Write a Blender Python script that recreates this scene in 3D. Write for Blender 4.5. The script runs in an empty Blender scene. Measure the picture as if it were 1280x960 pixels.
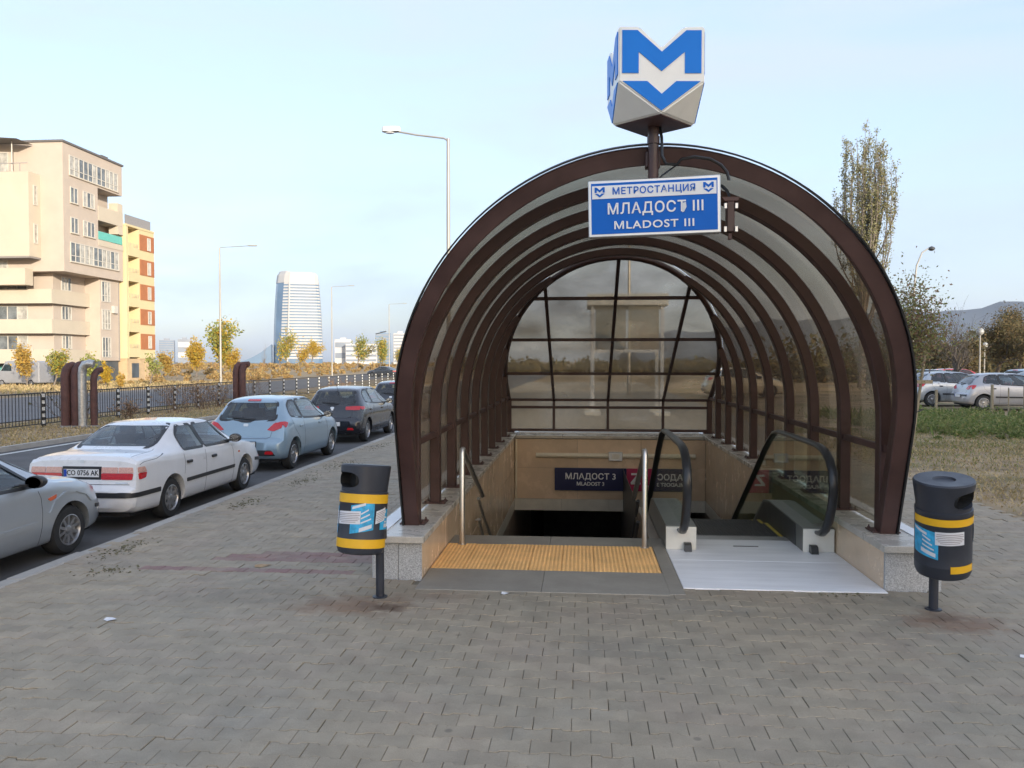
import bpy, bmesh, math, random
import numpy as np
from mathutils import Vector, Matrix
from mathutils.bvhtree import BVHTree
from mathutils.geometry import delaunay_2d_cdt, tessellate_polygon

random.seed(7)
RNG = np.random.default_rng(11)
SC = bpy.context.scene
COL = SC.collection
R = math.radians
PI = math.pi

# ------------------------------------------------------------------ camera, sky, sun, exposure
cam = bpy.data.cameras.new('camera')
cam.sensor_width = 36.0
cam.lens = 28.1
cam.clip_start = 0.05
cam.clip_end = 30000
camo = bpy.data.objects.new('camera', cam)
COL.objects.link(camo)
camo.location = (0, 0, 1.9)
camo.rotation_euler = (R(90 - 1.6), 0, R(5.0))
SC.camera = camo

SUN_EL, SUN_AZ = 12.0, 146.0        # azimuth clockwise from +Y: behind the camera and to its right
world = bpy.data.worlds.new('World')
SC.world = world
world.use_nodes = True
wn, wl = world.node_tree.nodes, world.node_tree.links
wn.clear()
w_out = wn.new('ShaderNodeOutputWorld')
w_bg = wn.new('ShaderNodeBackground')
w_sky = wn.new('ShaderNodeTexSky')
w_sky.sky_type = 'NISHITA'
w_sky.sun_disc = False
w_sky.sun_elevation = R(SUN_EL)
w_sky.sun_rotation = R(SUN_AZ)
w_sky.air_density = 1.0
w_sky.dust_density = 2.2
w_sky.ozone_density = 1.5
w_bg.inputs['Strength'].default_value = 0.14
w_tc = wn.new('ShaderNodeTexCoord')
w_map = wn.new('ShaderNodeMapping')
w_map.inputs['Scale'].default_value = (1.2, 1.2, 5.0)
w_map.inputs['Rotation'].default_value = (0.12, 0.05, 0.4)
w_noise = wn.new('ShaderNodeTexNoise')
w_noise.inputs['Scale'].default_value = 1.7
w_noise.inputs['Detail'].default_value = 7
w_noise.inputs['Roughness'].default_value = 0.55
w_noise.inputs['Distortion'].default_value = 0.4
w_ramp = wn.new('ShaderNodeMapRange')
w_ramp.inputs['From Min'].default_value = 0.40
w_ramp.inputs['From Max'].default_value = 0.68
w_ramp.inputs['To Min'].default_value = 0.45
w_ramp.inputs['To Max'].default_value = 0.92
w_mix = wn.new('ShaderNodeMix')
w_mix.data_type = 'RGBA'
SKY_VEIL = (1.78, 2.03, 2.62, 1)     # thin bright cirrus veil over the whole dome
w_mix.inputs['B'].default_value = SKY_VEIL
wl.new(w_tc.outputs['Generated'], w_map.inputs['Vector'])
wl.new(w_map.outputs['Vector'], w_noise.inputs['Vector'])
wl.new(w_noise.outputs['Fac'], w_ramp.inputs['Value'])
wl.new(w_ramp.outputs['Result'], w_mix.inputs['Factor'])
wl.new(w_sky.outputs['Color'], w_mix.inputs['A'])
wl.new(w_mix.outputs['Result'], w_bg.inputs['Color'])
wl.new(w_bg.outputs['Background'], w_out.inputs['Surface'])

sun = bpy.data.lights.new('sun', 'SUN')
sun.energy = 2.0
sun.angle = R(0.5)
sun.color = (1.0, 0.90, 0.74)
suno = bpy.data.objects.new('sun', sun)
COL.objects.link(suno)
_el, _az = R(SUN_EL), R(SUN_AZ)
to_sun = Vector((math.sin(_az) * math.cos(_el), math.cos(_az) * math.cos(_el), math.sin(_el)))
suno.rotation_euler = to_sun.to_track_quat('Z', 'Y').to_euler()
suno.location = to_sun * 50

vs = SC.view_settings
vs.view_transform = 'Standard'
vs.look = 'None'
vs.exposure = 1.72
vs.gamma = 1
vs.use_curve_mapping = False
SC.render.engine = 'CYCLES'
SC.cycles.max_bounces = 8
SC.cycles.transparent_max_bounces = 24
SC.cycles.use_denoising = True

# ------------------------------------------------------------------ materials
def _nodes(name):
    m = bpy.data.materials.new(name)
    m.use_nodes = True
    nt = m.node_tree
    b = nt.nodes.get('Principled BSDF')
    return m, nt.nodes, nt.links, b

def mat(name, col, rough=0.6, metal=0.0, var=0.12, scale=6.0, bump=0.0, bscale=60.0, spec=0.5, detail=6, tint=None,
        speck=0.0, sscale=250.0, coat=0.0, rvar=0.0, island=0.0, emit=None, coord='pos', stretch=None):
    """principled material; colour wanders by noise in space, optional speckle, fine relief, per-piece tone"""
    m, N, L, b = _nodes(name)
    geo = N.new('ShaderNodeNewGeometry')
    vec = geo.outputs['Position']
    if coord == 'obj':
        vec = N.new('ShaderNodeTexCoord').outputs['Object']
    if stretch:
        mp = N.new('ShaderNodeMapping')
        mp.inputs['Scale'].default_value = stretch
        L.new(vec, mp.inputs['Vector'])
        vec = mp.outputs['Vector']
    n1 = N.new('ShaderNodeTexNoise')
    n1.inputs['Scale'].default_value = scale
    n1.inputs['Detail'].default_value = detail
    n1.inputs['Roughness'].default_value = 0.62
    L.new(vec, n1.inputs['Vector'])
    c = Vector(col[:3])
    mix = N.new('ShaderNodeMix'); mix.data_type = 'RGBA'
    lo = c * (1 - var); hi = c * (1 + var)
    if tint: hi = Vector(tint[:3])
    mix.inputs['A'].default_value = (*lo, 1)
    mix.inputs['B'].default_value = (*hi, 1)
    mr = N.new('ShaderNodeMapRange')
    mr.inputs['From Min'].default_value = 0.3
    mr.inputs['From Max'].default_value = 0.7
    L.new(n1.outputs['Fac'], mr.inputs['Value'])
    L.new(mr.outputs['Result'], mix.inputs['Factor'])
    cur = mix.outputs['Result']
    if speck > 0:
        n2 = N.new('ShaderNodeTexNoise')
        n2.inputs['Scale'].default_value = sscale
        n2.inputs['Detail'].default_value = 2
        L.new(vec, n2.inputs['Vector'])
        mr2 = N.new('ShaderNodeMapRange')
        mr2.inputs['From Min'].default_value = 0.35
        mr2.inputs['From Max'].default_value = 0.65
        mr2.inputs['To Min'].default_value = 1 - speck
        mr2.inputs['To Max'].default_value = 1 + speck
        L.new(n2.outputs['Fac'], mr2.inputs['Value'])
        ms = N.new('ShaderNodeVectorMath'); ms.operation = 'SCALE'
        L.new(cur, ms.inputs[0]); L.new(mr2.outputs['Result'], ms.inputs['Scale'])
        cur = ms.outputs['Vector']
    if island > 0:
        oi = N.new('ShaderNodeObjectInfo')
        ad = N.new('ShaderNodeMath'); ad.operation = 'ADD'
        L.new(geo.outputs['Random Per Island'], ad.inputs[0]); L.new(oi.outputs['Random'], ad.inputs[1])
        fr = N.new('ShaderNodeMath'); fr.operation = 'FRACT'
        L.new(ad.outputs[0], fr.inputs[0])
        mr3 = N.new('ShaderNodeMapRange')
        mr3.inputs['To Min'].default_value = 1 - island
        mr3.inputs['To Max'].default_value = 1 + island
        L.new(fr.outputs[0], mr3.inputs['Value'])
        ms = N.new('ShaderNodeVectorMath'); ms.operation = 'SCALE'
        L.new(cur, ms.inputs[0]); L.new(mr3.outputs['Result'], ms.inputs['Scale'])
        cur = ms.outputs['Vector']
    L.new(cur, b.inputs['Base Color'])
    b.inputs['Roughness'].default_value = rough
    if rvar > 0:
        mr4 = N.new('ShaderNodeMapRange')
        mr4.inputs['From Min'].default_value = 0.3; mr4.inputs['From Max'].default_value = 0.7
        mr4.inputs['To Min'].default_value = max(0.02, rough - rvar); mr4.inputs['To Max'].default_value = rough + rvar
        L.new(n1.outputs['Fac'], mr4.inputs['Value'])
        L.new(mr4.outputs['Result'], b.inputs['Roughness'])
    b.inputs['Metallic'].default_value = metal
    b.inputs['Specular IOR Level'].default_value = spec
    if coat: 
        b.inputs['Coat Weight'].default_value = coat
        b.inputs['Coat Roughness'].default_value = 0.04
    if bump > 0:
        n3 = N.new('ShaderNodeTexNoise')
        n3.inputs['Scale'].default_value = bscale
        n3.inputs['Detail'].default_value = 4
        L.new(vec, n3.inputs['Vector'])
        bp = N.new('ShaderNodeBump')
        bp.inputs['Strength'].default_value = bump
        bp.inputs['Distance'].default_value = 0.01
        L.new(n3.outputs['Fac'], bp.inputs['Height'])
        L.new(bp.outputs['Normal'], b.inputs['Normal'])
    return m

def leafmat(name, cols, trans=0.3):
    """leaf surface: every leaf takes its own tone out of a few, and lets some light through"""
    m, N, L, b = _nodes(name)
    geo = N.new('ShaderNodeNewGeometry')
    rmp = N.new('ShaderNodeValToRGB')
    rmp.color_ramp.elements[0].color = (*cols[0], 1)
    rmp.color_ramp.elements[-1].color = (*cols[-1], 1)
    for i, c in enumerate(cols[1:-1]):
        e = rmp.color_ramp.elements.new((i + 1) / (len(cols) - 1)); e.color = (*c, 1)
    L.new(geo.outputs['Random Per Island'], rmp.inputs['Fac'])
    b.inputs['Roughness'].default_value = 0.65
    b.inputs['Specular IOR Level'].default_value = 0.2
    L.new(rmp.outputs['Color'], b.inputs['Base Color'])
    tr = N.new('ShaderNodeBsdfTranslucent')
    L.new(rmp.outputs['Color'], tr.inputs['Color'])
    mx = N.new('ShaderNodeMixShader')
    mx.inputs['Fac'].default_value = trans
    out = N.get('Material Output')
    L.new(b.outputs[0], mx.inputs[1]); L.new(tr.outputs[0], mx.inputs[2])
    L.new(mx.outputs[0], out.inputs['Surface'])
    return m

def glassmat(name, tint, gloss_rough=0.03, dirt=0.12, dirtcol=(0.32, 0.29, 0.24), refl=1.0, dscale=1.2, stretch=(1, 1, 1)):
    """thin sheet: tinted see-through, mirror by Fresnel, and a patchy film of dirt"""
    m, N, L, b = _nodes(name)
    N.remove(b)
    out = N.get('Material Output')
    tr = N.new('ShaderNodeBsdfTransparent'); tr.inputs['Color'].default_value = (*tint, 1)
    gl = N.new('ShaderNodeBsdfGlossy'); gl.inputs['Roughness'].default_value = gloss_rough
    gl.inputs['Color'].default_value = (1, 1, 1, 1)
    df = N.new('ShaderNodeBsdfDiffuse'); df.inputs['Color'].default_value = (*dirtcol, 1)
    lw = N.new('ShaderNodeLayerWeight'); lw.inputs['Blend'].default_value = 0.5
    pw = N.new('ShaderNodeMath'); pw.operation = 'POWER'; pw.inputs[1].default_value = 4.5
    L.new(lw.outputs['Facing'], pw.inputs[0])
    ma = N.new('ShaderNodeMath'); ma.operation = 'MULTIPLY_ADD'; ma.inputs[1].default_value = 0.9 * refl; ma.inputs[2].default_value = 0.07 * refl
    L.new(pw.outputs[0], ma.inputs[0])
    geo = N.new('ShaderNodeNewGeometry')
    mp = N.new('ShaderNodeMapping'); mp.inputs['Scale'].default_value = stretch
    L.new(geo.outputs['Position'], mp.inputs['Vector'])
    nz = N.new('ShaderNodeTexNoise'); nz.inputs['Scale'].default_value = dscale; nz.inputs['Detail'].default_value = 7
    L.new(mp.outputs['Vector'], nz.inputs['Vector'])
    mr = N.new('ShaderNodeMapRange')
    mr.inputs['From Min'].default_value = 0.3; mr.inputs['From Max'].default_value = 0.75
    mr.inputs['To Min'].default_value = dirt * 0.5; mr.inputs['To Max'].default_value = dirt * 1.6
    L.new(nz.outputs['Fac'], mr.inputs['Value'])
    m1 = N.new('ShaderNodeMixShader')
    L.new(mr.outputs['Result'], m1.inputs['Fac']); L.new(tr.outputs[0], m1.inputs[1]); L.new(df.outputs[0], m1.inputs[2])
    m2 = N.new('ShaderNodeMixShader')
    L.new(ma.outputs[0], m2.inputs['Fac']); L.new(m1.outputs[0], m2.inputs[1]); L.new(gl.outputs[0], m2.inputs[2])
    L.new(m2.outputs[0], out.inputs['Surface'])
    return m

M = {}
M['brown_steel'] = mat('brown painted steel', (0.062, 0.030, 0.026), 0.45, var=0.25, scale=3, bump=0.08, bscale=40, rvar=0.12)
M['brown_dull'] = mat('dull brown paint', (0.085, 0.042, 0.036), 0.6, var=0.3, scale=2.5, bump=0.1, bscale=30)
M['gasket'] = mat('black gasket', (0.02, 0.02, 0.02), 0.5)
M['lift_glass'] = glassmat('lift glass', (0.55, 0.60, 0.62), 0.05, 0.25, (0.25, 0.28, 0.30))
M['panel'] = glassmat('bronze polycarbonate', (0.50, 0.425, 0.325), 0.10, 0.40, (0.36, 0.305, 0.225), dscale=0.9, stretch=(1, 1, 0.5))
M['end_panel'] = glassmat('bronze end glazing', (0.80, 0.72, 0.59), 0.08, 0.58, (0.58, 0.52, 0.415), dscale=0.8)
M['balu_glass'] = glassmat('clear balustrade glass', (0.80, 0.87, 0.78), 0.01, 0.05, (0.3, 0.3, 0.25), refl=1.0)
M['granite'] = mat('speckled grey granite', (0.42, 0.42, 0.42), 0.6, var=0.08, scale=3, speck=0.40, sscale=160)
M['cap_stone'] = mat('polished grey cap stone', (0.52, 0.48, 0.42), 0.28, var=0.12, scale=4, speck=0.12, sscale=200, rvar=0.1, island=0.05)
M['beige_stone'] = mat('polished beige stone', (0.70, 0.53, 0.37), 0.24, var=0.10, scale=2.2, speck=0.06, sscale=120, rvar=0.08, island=0.06)
M['pale_stone'] = mat('pale stone band', (0.66, 0.62, 0.53), 0.35, var=0.10, scale=3, speck=0.06, sscale=150, island=0.05)
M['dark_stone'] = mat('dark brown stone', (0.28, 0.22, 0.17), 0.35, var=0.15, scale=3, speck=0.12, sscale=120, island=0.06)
M['slab'] = mat('grey stone slab', (0.30, 0.27, 0.225), 0.55, var=0.12, scale=3.5, speck=0.10, sscale=220, island=0.05)
M['concrete'] = mat('old concrete', (0.30, 0.285, 0.26), 0.85, var=0.18, scale=2.2, bump=0.25, bscale=40, speck=0.1)
M['kerb'] = mat('grey kerb concrete', (0.36, 0.335, 0.30), 0.85, var=0.15, scale=3, bump=0.25, bscale=50, speck=0.1, island=0.08)
M['tactile'] = mat('yellow tactile tile', (0.84, 0.49, 0.185), 0.6, var=0.13, scale=3.5, speck=0.06, island=0.05)
M['white_plate'] = mat('white worn floor plate', (0.89, 0.89, 0.90), 0.42, var=0.09, scale=3, stretch=(0.4, 3, 1), bump=0.06, bscale=90, rvar=0.1, speck=0.05)
M['cream_metal'] = mat('cream newel metal', (0.74, 0.71, 0.63), 0.4, var=0.08, scale=4)
M['steel'] = mat('brushed steel', (0.56, 0.54, 0.51), 0.30, 0.95, var=0.10, scale=8, stretch=(1, 1, 0.2))
M['dark_steel'] = mat('dark grey steel', (0.10, 0.10, 0.10), 0.45, 0.6, var=0.15, scale=8)
M['tread'] = mat('escalator tread', (0.115, 0.11, 0.105), 0.5, 0.5, var=0.15, scale=8)
M['moss'] = mat('moss', (0.13, 0.12, 0.065), 0.9, var=0.4, scale=20)
M['rubber'] = mat('black rubber', (0.018, 0.019, 0.021), 0.30, var=0.25, scale=6)
M['yellow_line'] = mat('yellow edge line', (0.55, 0.42, 0.06), 0.6, var=0.15)
M['sign_blue'] = mat('sign blue', (0.006, 0.125, 0.52), 0.40, var=0.06, scale=2, spec=0.15)
M['logo_blue'] = mat('logo blue', (0.008, 0.20, 0.70), 0.35, var=0.05, scale=3, spec=0.15)
M['sign_white'] = mat('sign white', (0.78, 0.78, 0.78), 0.4, var=0.05, scale=6)
M['cube_white'] = mat('off white plastic', (0.88, 0.86, 0.80), 0.35, var=0.06, scale=3, rvar=0.06)
M['torn'] = mat('torn sticker', (0.62, 0.64, 0.66), 0.6)
M['navy'] = mat('navy sign face', (0.012, 0.014, 0.075), 0.4, var=0.08)
M['crimson'] = mat('crimson sign face', (0.45, 0.015, 0.085), 0.4, var=0.08)
M['alu'] = mat('matt aluminium', (0.60, 0.60, 0.60), 0.38, 0.9, var=0.08)
M['bin_grey'] = mat('dark grey bin plastic', (0.030, 0.034, 0.046), 0.42, var=0.18, scale=5, rvar=0.1, bump=0.05, bscale=25)
M['bin_dark'] = mat('black inside', (0.008, 0.008, 0.008), 0.8)
M['bin_yellow'] = mat('yellow band', (0.80, 0.44, 0.015), 0.42, var=0.08)
M['sticker_blue'] = mat('blue poster', (0.035, 0.36, 0.62), 0.5, var=0.35, scale=22)
M['paper'] = mat('white paper', (0.68, 0.68, 0.70), 0.7, var=0.06)
M['ink'] = mat('grey print', (0.22, 0.16, 0.17), 0.7)
M['pole_grey'] = mat('galvanised pole', (0.34, 0.32, 0.29), 0.5, 0.35, var=0.12, scale=2, stretch=(1, 1, 0.3))
M['asphalt'] = mat('asphalt', (0.088, 0.086, 0.086), 0.85, var=0.28, scale=0.9, bump=0.35, bscale=120, speck=0.22, sscale=180)
M['far_asphalt'] = mat('worn asphalt', (0.155, 0.15, 0.15), 0.85, var=0.15, scale=0.4, speck=0.1)
M['paint'] = mat('worn road paint', (0.55, 0.55, 0.52), 0.7, var=0.2, scale=9)
M['tyre'] = mat('tyre rubber', (0.022, 0.022, 0.022), 0.75, var=0.3, scale=10)
M['rim'] = mat('alloy rim', (0.42, 0.42, 0.43), 0.32, 0.85, var=0.15, scale=12, coord='obj')
M['chassis'] = mat('black underbody', (0.012, 0.012, 0.013), 0.8)
M['car_glass'] = mat('dark car glass', (0.024, 0.038, 0.046), 0.04, var=0.7, scale=3.0, spec=0.40, coord='obj')
M['car_black'] = mat('black plastic trim', (0.022, 0.022, 0.024), 0.45, var=0.15)
M['tail_red'] = mat('red lamp lens', (0.50, 0.012, 0.018), 0.15, var=0.2, scale=40, coat=0.6)
M['tail_pale'] = mat('pale lamp lens', (0.62, 0.36, 0.30), 0.15, var=0.25, scale=60, coat=0.6)
M['lamp_amber'] = mat('orange lamp lens', (0.60, 0.12, 0.05), 0.2, coat=0.5)
M['lamp_clear'] = mat('clear lamp lens', (0.60, 0.60, 0.62), 0.12, coat=0.6)
M['car_window'] = glassmat('see-through car glass', (0.50, 0.58, 0.60), 0.02, 0.03, (0.3, 0.3, 0.3), refl=1.0)
M['mirror'] = mat('mirror glass', (0.6, 0.62, 0.65), 0.06, 0.95, var=0.03)
M['seat'] = mat('dark seat cloth', (0.045, 0.045, 0.05), 0.9, var=0.2, scale=8)
M['lamp_tube'] = mat('cream lamp tube', (0.78, 0.70, 0.54), 0.35, var=0.05)
M['deck_metal'] = mat('grey deck metal', (0.21, 0.21, 0.195), 0.42, 0.3, var=0.10, scale=5)
M['plate'] = mat('number plate', (0.72, 0.72, 0.72), 0.4, var=0.03)
M['plate_ink'] = mat('plate black', (0.015, 0.015, 0.015), 0.5)
M['euro_blue'] = mat('plate blue', (0.012, 0.06, 0.40), 0.4)
def carpaint(name, col, metal=0.0, rough=0.3):
    return mat(name, col, rough, metal, var=0.07, scale=1.6, coat=0.9, coord='obj', rvar=0.05)
M['paint_white'] = carpaint('white car paint', (0.70, 0.70, 0.71))
M['paint_blue'] = carpaint('pale blue car paint', (0.26, 0.36, 0.44), 0.35, 0.32)
M['paint_black'] = carpaint('black car paint', (0.014, 0.014, 0.019), 0.0, 0.25)
M['paint_silver'] = carpaint('silver grey car paint', (0.42, 0.45, 0.48), 0.5, 0.34)
M['paint_pale'] = carpaint('pale silver car paint', (0.38, 0.38, 0.40), 0.4, 0.34)
M['paint_dark'] = carpaint('dark grey car paint', (0.035, 0.04, 0.05), 0.1, 0.28)
M['paint_red'] = carpaint('red car paint', (0.36, 0.02, 0.03))
M['paint_sand'] = carpaint('sand car paint', (0.55, 0.48, 0.36), 0.1, 0.35)

# ------------------------------------------------------------------ mesh builder
class MB:
    def __init__(s):
        s.v, s.f = [], []
    def add(s, vs_, fs_, T=None):
        k = len(s.v)
        if T is not None:
            vs_ = [tuple(T @ Vector(p)) for p in vs_]
        s.v += [tuple(p) for p in vs_]
        s.f += [tuple(i + k for i in f) for f in fs_]
        return s
    def box(s, x0, x1, y0, y1, z0, z1, T=None, b=0.0):
        if b <= 0:
            v = [(x0,y0,z0),(x1,y0,z0),(x1,y1,z0),(x0,y1,z0),(x0,y0,z1),(x1,y0,z1),(x1,y1,z1),(x0,y1,z1)]
            return s.add(v, [(0,3,2,1),(4,5,6,7),(0,1,5,4),(1,2,6,5),(2,3,7,6),(3,0,4,7)], T)
        bm = bmesh.new()
        bmesh.ops.create_cube(bm, size=1)
        for q in bm.verts:
            q.co = Vector(((x0+x1)/2 + q.co.x*(x1-x0), (y0+y1)/2 + q.co.y*(y1-y0), (z0+z1)/2 + q.co.z*(z1-z0)))
        bmesh.ops.bevel(bm, geom=bm.edges[:], offset=b, segments=1, affect='EDGES')
        bm.verts.index_update()
        s.add([q.co[:] for q in bm.verts], [tuple(q.index for q in f.verts) for f in bm.faces], T)
        bm.free()
        return s
    def cyl(s, p0, p1, r0, r1=None, n=12, caps=True):
        return s.tube([p0, p1], [r0, r0 if r1 is None else r1], n, caps)
    def tube(s, pts, rad, n=8, caps=True):
        pts = [Vector(p) for p in pts]
        if not isinstance(rad, (list, tuple)): rad = [rad] * len(pts)
        k = len(s.v); m = len(pts)
        t0 = (pts[1] - pts[0]).normalized()
        ref = Vector((0, 0, 1)) if abs(t0.z) < 0.9 else Vector((1, 0, 0))
        u = t0.cross(ref).normalized()
        for i, p in enumerate(pts):
            t = (pts[min(i+1, m-1)] - pts[max(i-1, 0)]).normalized()
            u = (u - t * u.dot(t)).normalized()
            w = t.cross(u)
            for j in range(n):
                a = 2 * PI * j / n
                s.v.append(tuple(p + (u * math.cos(a) + w * math.sin(a)) * rad[i]))
        for i in range(m - 1):
            for j in range(n):
                jj = (j + 1) % n
                s.f.append((k+i*n+j, k+i*n+jj, k+(i+1)*n+jj, k+(i+1)*n+j))
        if caps:
            s.f.append(tuple(k + j for j in reversed(range(n))))
            s.f.append(tuple(k + (m-1)*n + j for j in range(n)))
        return s
    def sweep(s, pts, sec, N, caps=True):
        """sweep a closed 2-D section along a planar path; section axes: a along N, b along N x T"""
        pts = [Vector(p) for p in pts]; N = Vector(N).normalized()
        k = len(s.v); m = len(pts); n = len(sec)
        for i, p in enumerate(pts):
            ta = (pts[i] - pts[i-1]).normalized() if i > 0 else None
            tb = (pts[i+1] - pts[i]).normalized() if i < m-1 else None
            t = ((ta or tb) + (tb or ta)).normalized()
            b = N.cross(t).normalized()
            sc = 1.0
            if ta and tb:
                c = max(0.5, t.dot(ta)); sc = 1 / c
            for (qa, qb) in sec:
                s.v.append(tuple(p + N * qa + b * qb * sc))
        for i in range(m - 1):
            for j in range(n):
                jj = (j + 1) % n
                s.f.append((k+i*n+j, k+i*n+jj, k+(i+1)*n+jj, k+(i+1)*n+j))
        if caps:
            s.f.append(tuple(k + j for j in reversed(range(n))))
            s.f.append(tuple(k + (m-1)*n + j for j in range(n)))
        return s
    def lathe(s, prof, n=24, T=None, cap0=True, cap1=True, th0=0, th1=2*PI):
        v = []; f = []
        full = abs(th1 - th0 - 2*PI) < 1e-6
        cnt = n if full else n + 1
        for r, z in prof:
            for j in range(cnt):
                a = th0 + (th1 - th0) * j / n
                v.append((r*math.cos(a), r*math.sin(a), z))
        for i in range(len(prof)-1):
            for j in range(n):
                jj = (j+1) % cnt
                f.append((i*cnt+j, i*cnt+jj, (i+1)*cnt+jj, (i+1)*cnt+j))
        if full and cap0: f.append(tuple(reversed(range(cnt))))
        if full and cap1: f.append(tuple((len(prof)-1)*cnt + j for j in range(cnt)))
        return s.add(v, f, T)
    def prism(s, poly, d0, d1, axis='y', T=None):
        """extrude a 2-D outline; axis y: outline in x,z; axis x: outline in y,z; axis z: outline in x,y"""
        def P(a, b, d):
            return (a, d, b) if axis == 'y' else (d, a, b) if axis == 'x' else (a, b, d)
        n = len(poly)
        v = [P(a, b, d0) for a, b in poly] + [P(a, b, d1) for a, b in poly]
        f = [(i, (i+1) % n, n + (i+1) % n, n + i) for i in range(n)]
        tri = tessellate_polygon([[Vector((a, b, 0)) for a, b in poly]])
        f += [tuple(t) for t in tri] + [tuple(n + i for i in reversed(t)) for t in tri]
        return s.add(v, f, T)
    def build(s, name, m, parent=None, smooth=None, fix=True, kind=None, label=None):
        me = bpy.data.meshes.new(name)
        me.from_pydata(s.v, [], s.f)
        if fix:
            bm = bmesh.new(); bm.from_mesh(me)
            bmesh.ops.recalc_face_normals(bm, faces=bm.faces)
            bm.to_mesh(me); bm.free()
        if smooth is not None:
            me.shade_smooth(); me.set_sharp_from_angle(angle=R(smooth))
        return link(name, me, m, parent, kind, label)

def link(name, me, m, parent=None, kind=None, label=None):
    o = bpy.data.objects.new(name, me)
    if m is not None and len(me.materials) == 0:
        me.materials.append(m)
    COL.objects.link(o)
    if parent is not None: o.parent = parent
    if kind: o['kind'] = kind
    if label: o['label'] = label
    return o

def tag(o, label, cat, group=None):
    o['label'] = label; o['category'] = cat
    if group: o['group'] = group
    return o

def thing(name, label, cat, loc=(0, 0, 0), rz=0.0, group=None, rot=None):
    o = bpy.data.objects.new(name, None)
    o.empty_display_size = 0.2
    COL.objects.link(o)
    o.location = loc
    o.rotation_euler = rot if rot else (0, 0, rz)
    return tag(o, label, cat, group)

def copy_tree(o, parent=None):
    c = o.copy(); COL.objects.link(c)
    if parent is not None:
        c.parent = parent
    for ch in list(o.children):
        copy_tree(ch, c)
    return c

def quads_mesh(name, V, nper=4):
    """fast mesh out of an array of separate polygons of nper corners"""
    V = np.asarray(V, dtype=np.float32).reshape(-1, 3)
    nf = len(V) // nper
    me = bpy.data.meshes.new(name)
    me.vertices.add(len(V)); me.vertices.foreach_set('co', V.ravel())
    me.loops.add(len(V)); me.loops.foreach_set('vertex_index', np.arange(len(V), dtype=np.int32))
    me.polygons.add(nf); me.polygons.foreach_set('loop_start', np.arange(0, len(V), nper, dtype=np.int32))
    me.update(calc_edges=True)
    return me

def boolean_cut(o, cutter_mb, m=None):
    """cut a cutter out of a closed mesh, once, keeping plain mesh data"""
    c = cutter_mb.build('cutter', m, o.parent)
    md = o.modifiers.new('cut', 'BOOLEAN'); md.operation = 'DIFFERENCE'; md.object = c; md.solver = 'EXACT'
    dg = bpy.context.evaluated_depsgraph_get()
    me = bpy.data.meshes.new_from_object(o.evaluated_get(dg))
    o.modifiers.clear()
    old = o.data; o.data = me
    cm = c.data
    bpy.data.objects.remove(c); bpy.data.meshes.remove(cm)
    return o

def text_mesh(txt, size, depth=0.004, weight=0.0, align='CENTER', spacing=1.0, sx=1.0):
    """flat raised lettering lying in the x,z plane and facing -y"""
    cu = bpy.data.curves.new('lettering', 'FONT')
    cu.body = txt; cu.size = size; cu.extrude = depth; cu.offset = weight
    cu.align_x = align; cu.align_y = 'CENTER'; cu.space_character = spacing
    cu.resolution_u = 4
    o = bpy.data.objects.new('lettering', cu); COL.objects.link(o)
    dg = bpy.context.evaluated_depsgraph_get()
    me = bpy.data.meshes.new_from_object(o.evaluated_get(dg))
    bpy.data.objects.remove(o); bpy.data.curves.remove(cu)
    me.materials.clear()
    me.transform(Matrix.Rotation(R(90), 4, 'X') @ Matrix.Diagonal((sx, 1, 1, 1)))
    return me

def lettering(txt, size, m, parent, loc, depth=0.004, weight=0.0, spacing=1.0, rot=None, sx=1.0, name='lettering', fit=None):
    me = text_mesh(txt, size, depth, weight, 'CENTER', spacing, sx)
    if fit:                                 # set width and height of the whole line
        xs = [v.co.x for v in me.vertices]; zs = [v.co.z for v in me.vertices]
        me.transform(Matrix.Diagonal((fit[0]/(max(xs)-min(xs)), 1, fit[1]/(max(zs)-min(zs)), 1)) @ Matrix.Translation((-(max(xs)+min(xs))/2, 0, -(max(zs)+min(zs))/2)))
    o = link(name, me, m, parent)
    o.location = loc
    if rot: o.rotation_euler = rot
    return o

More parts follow.
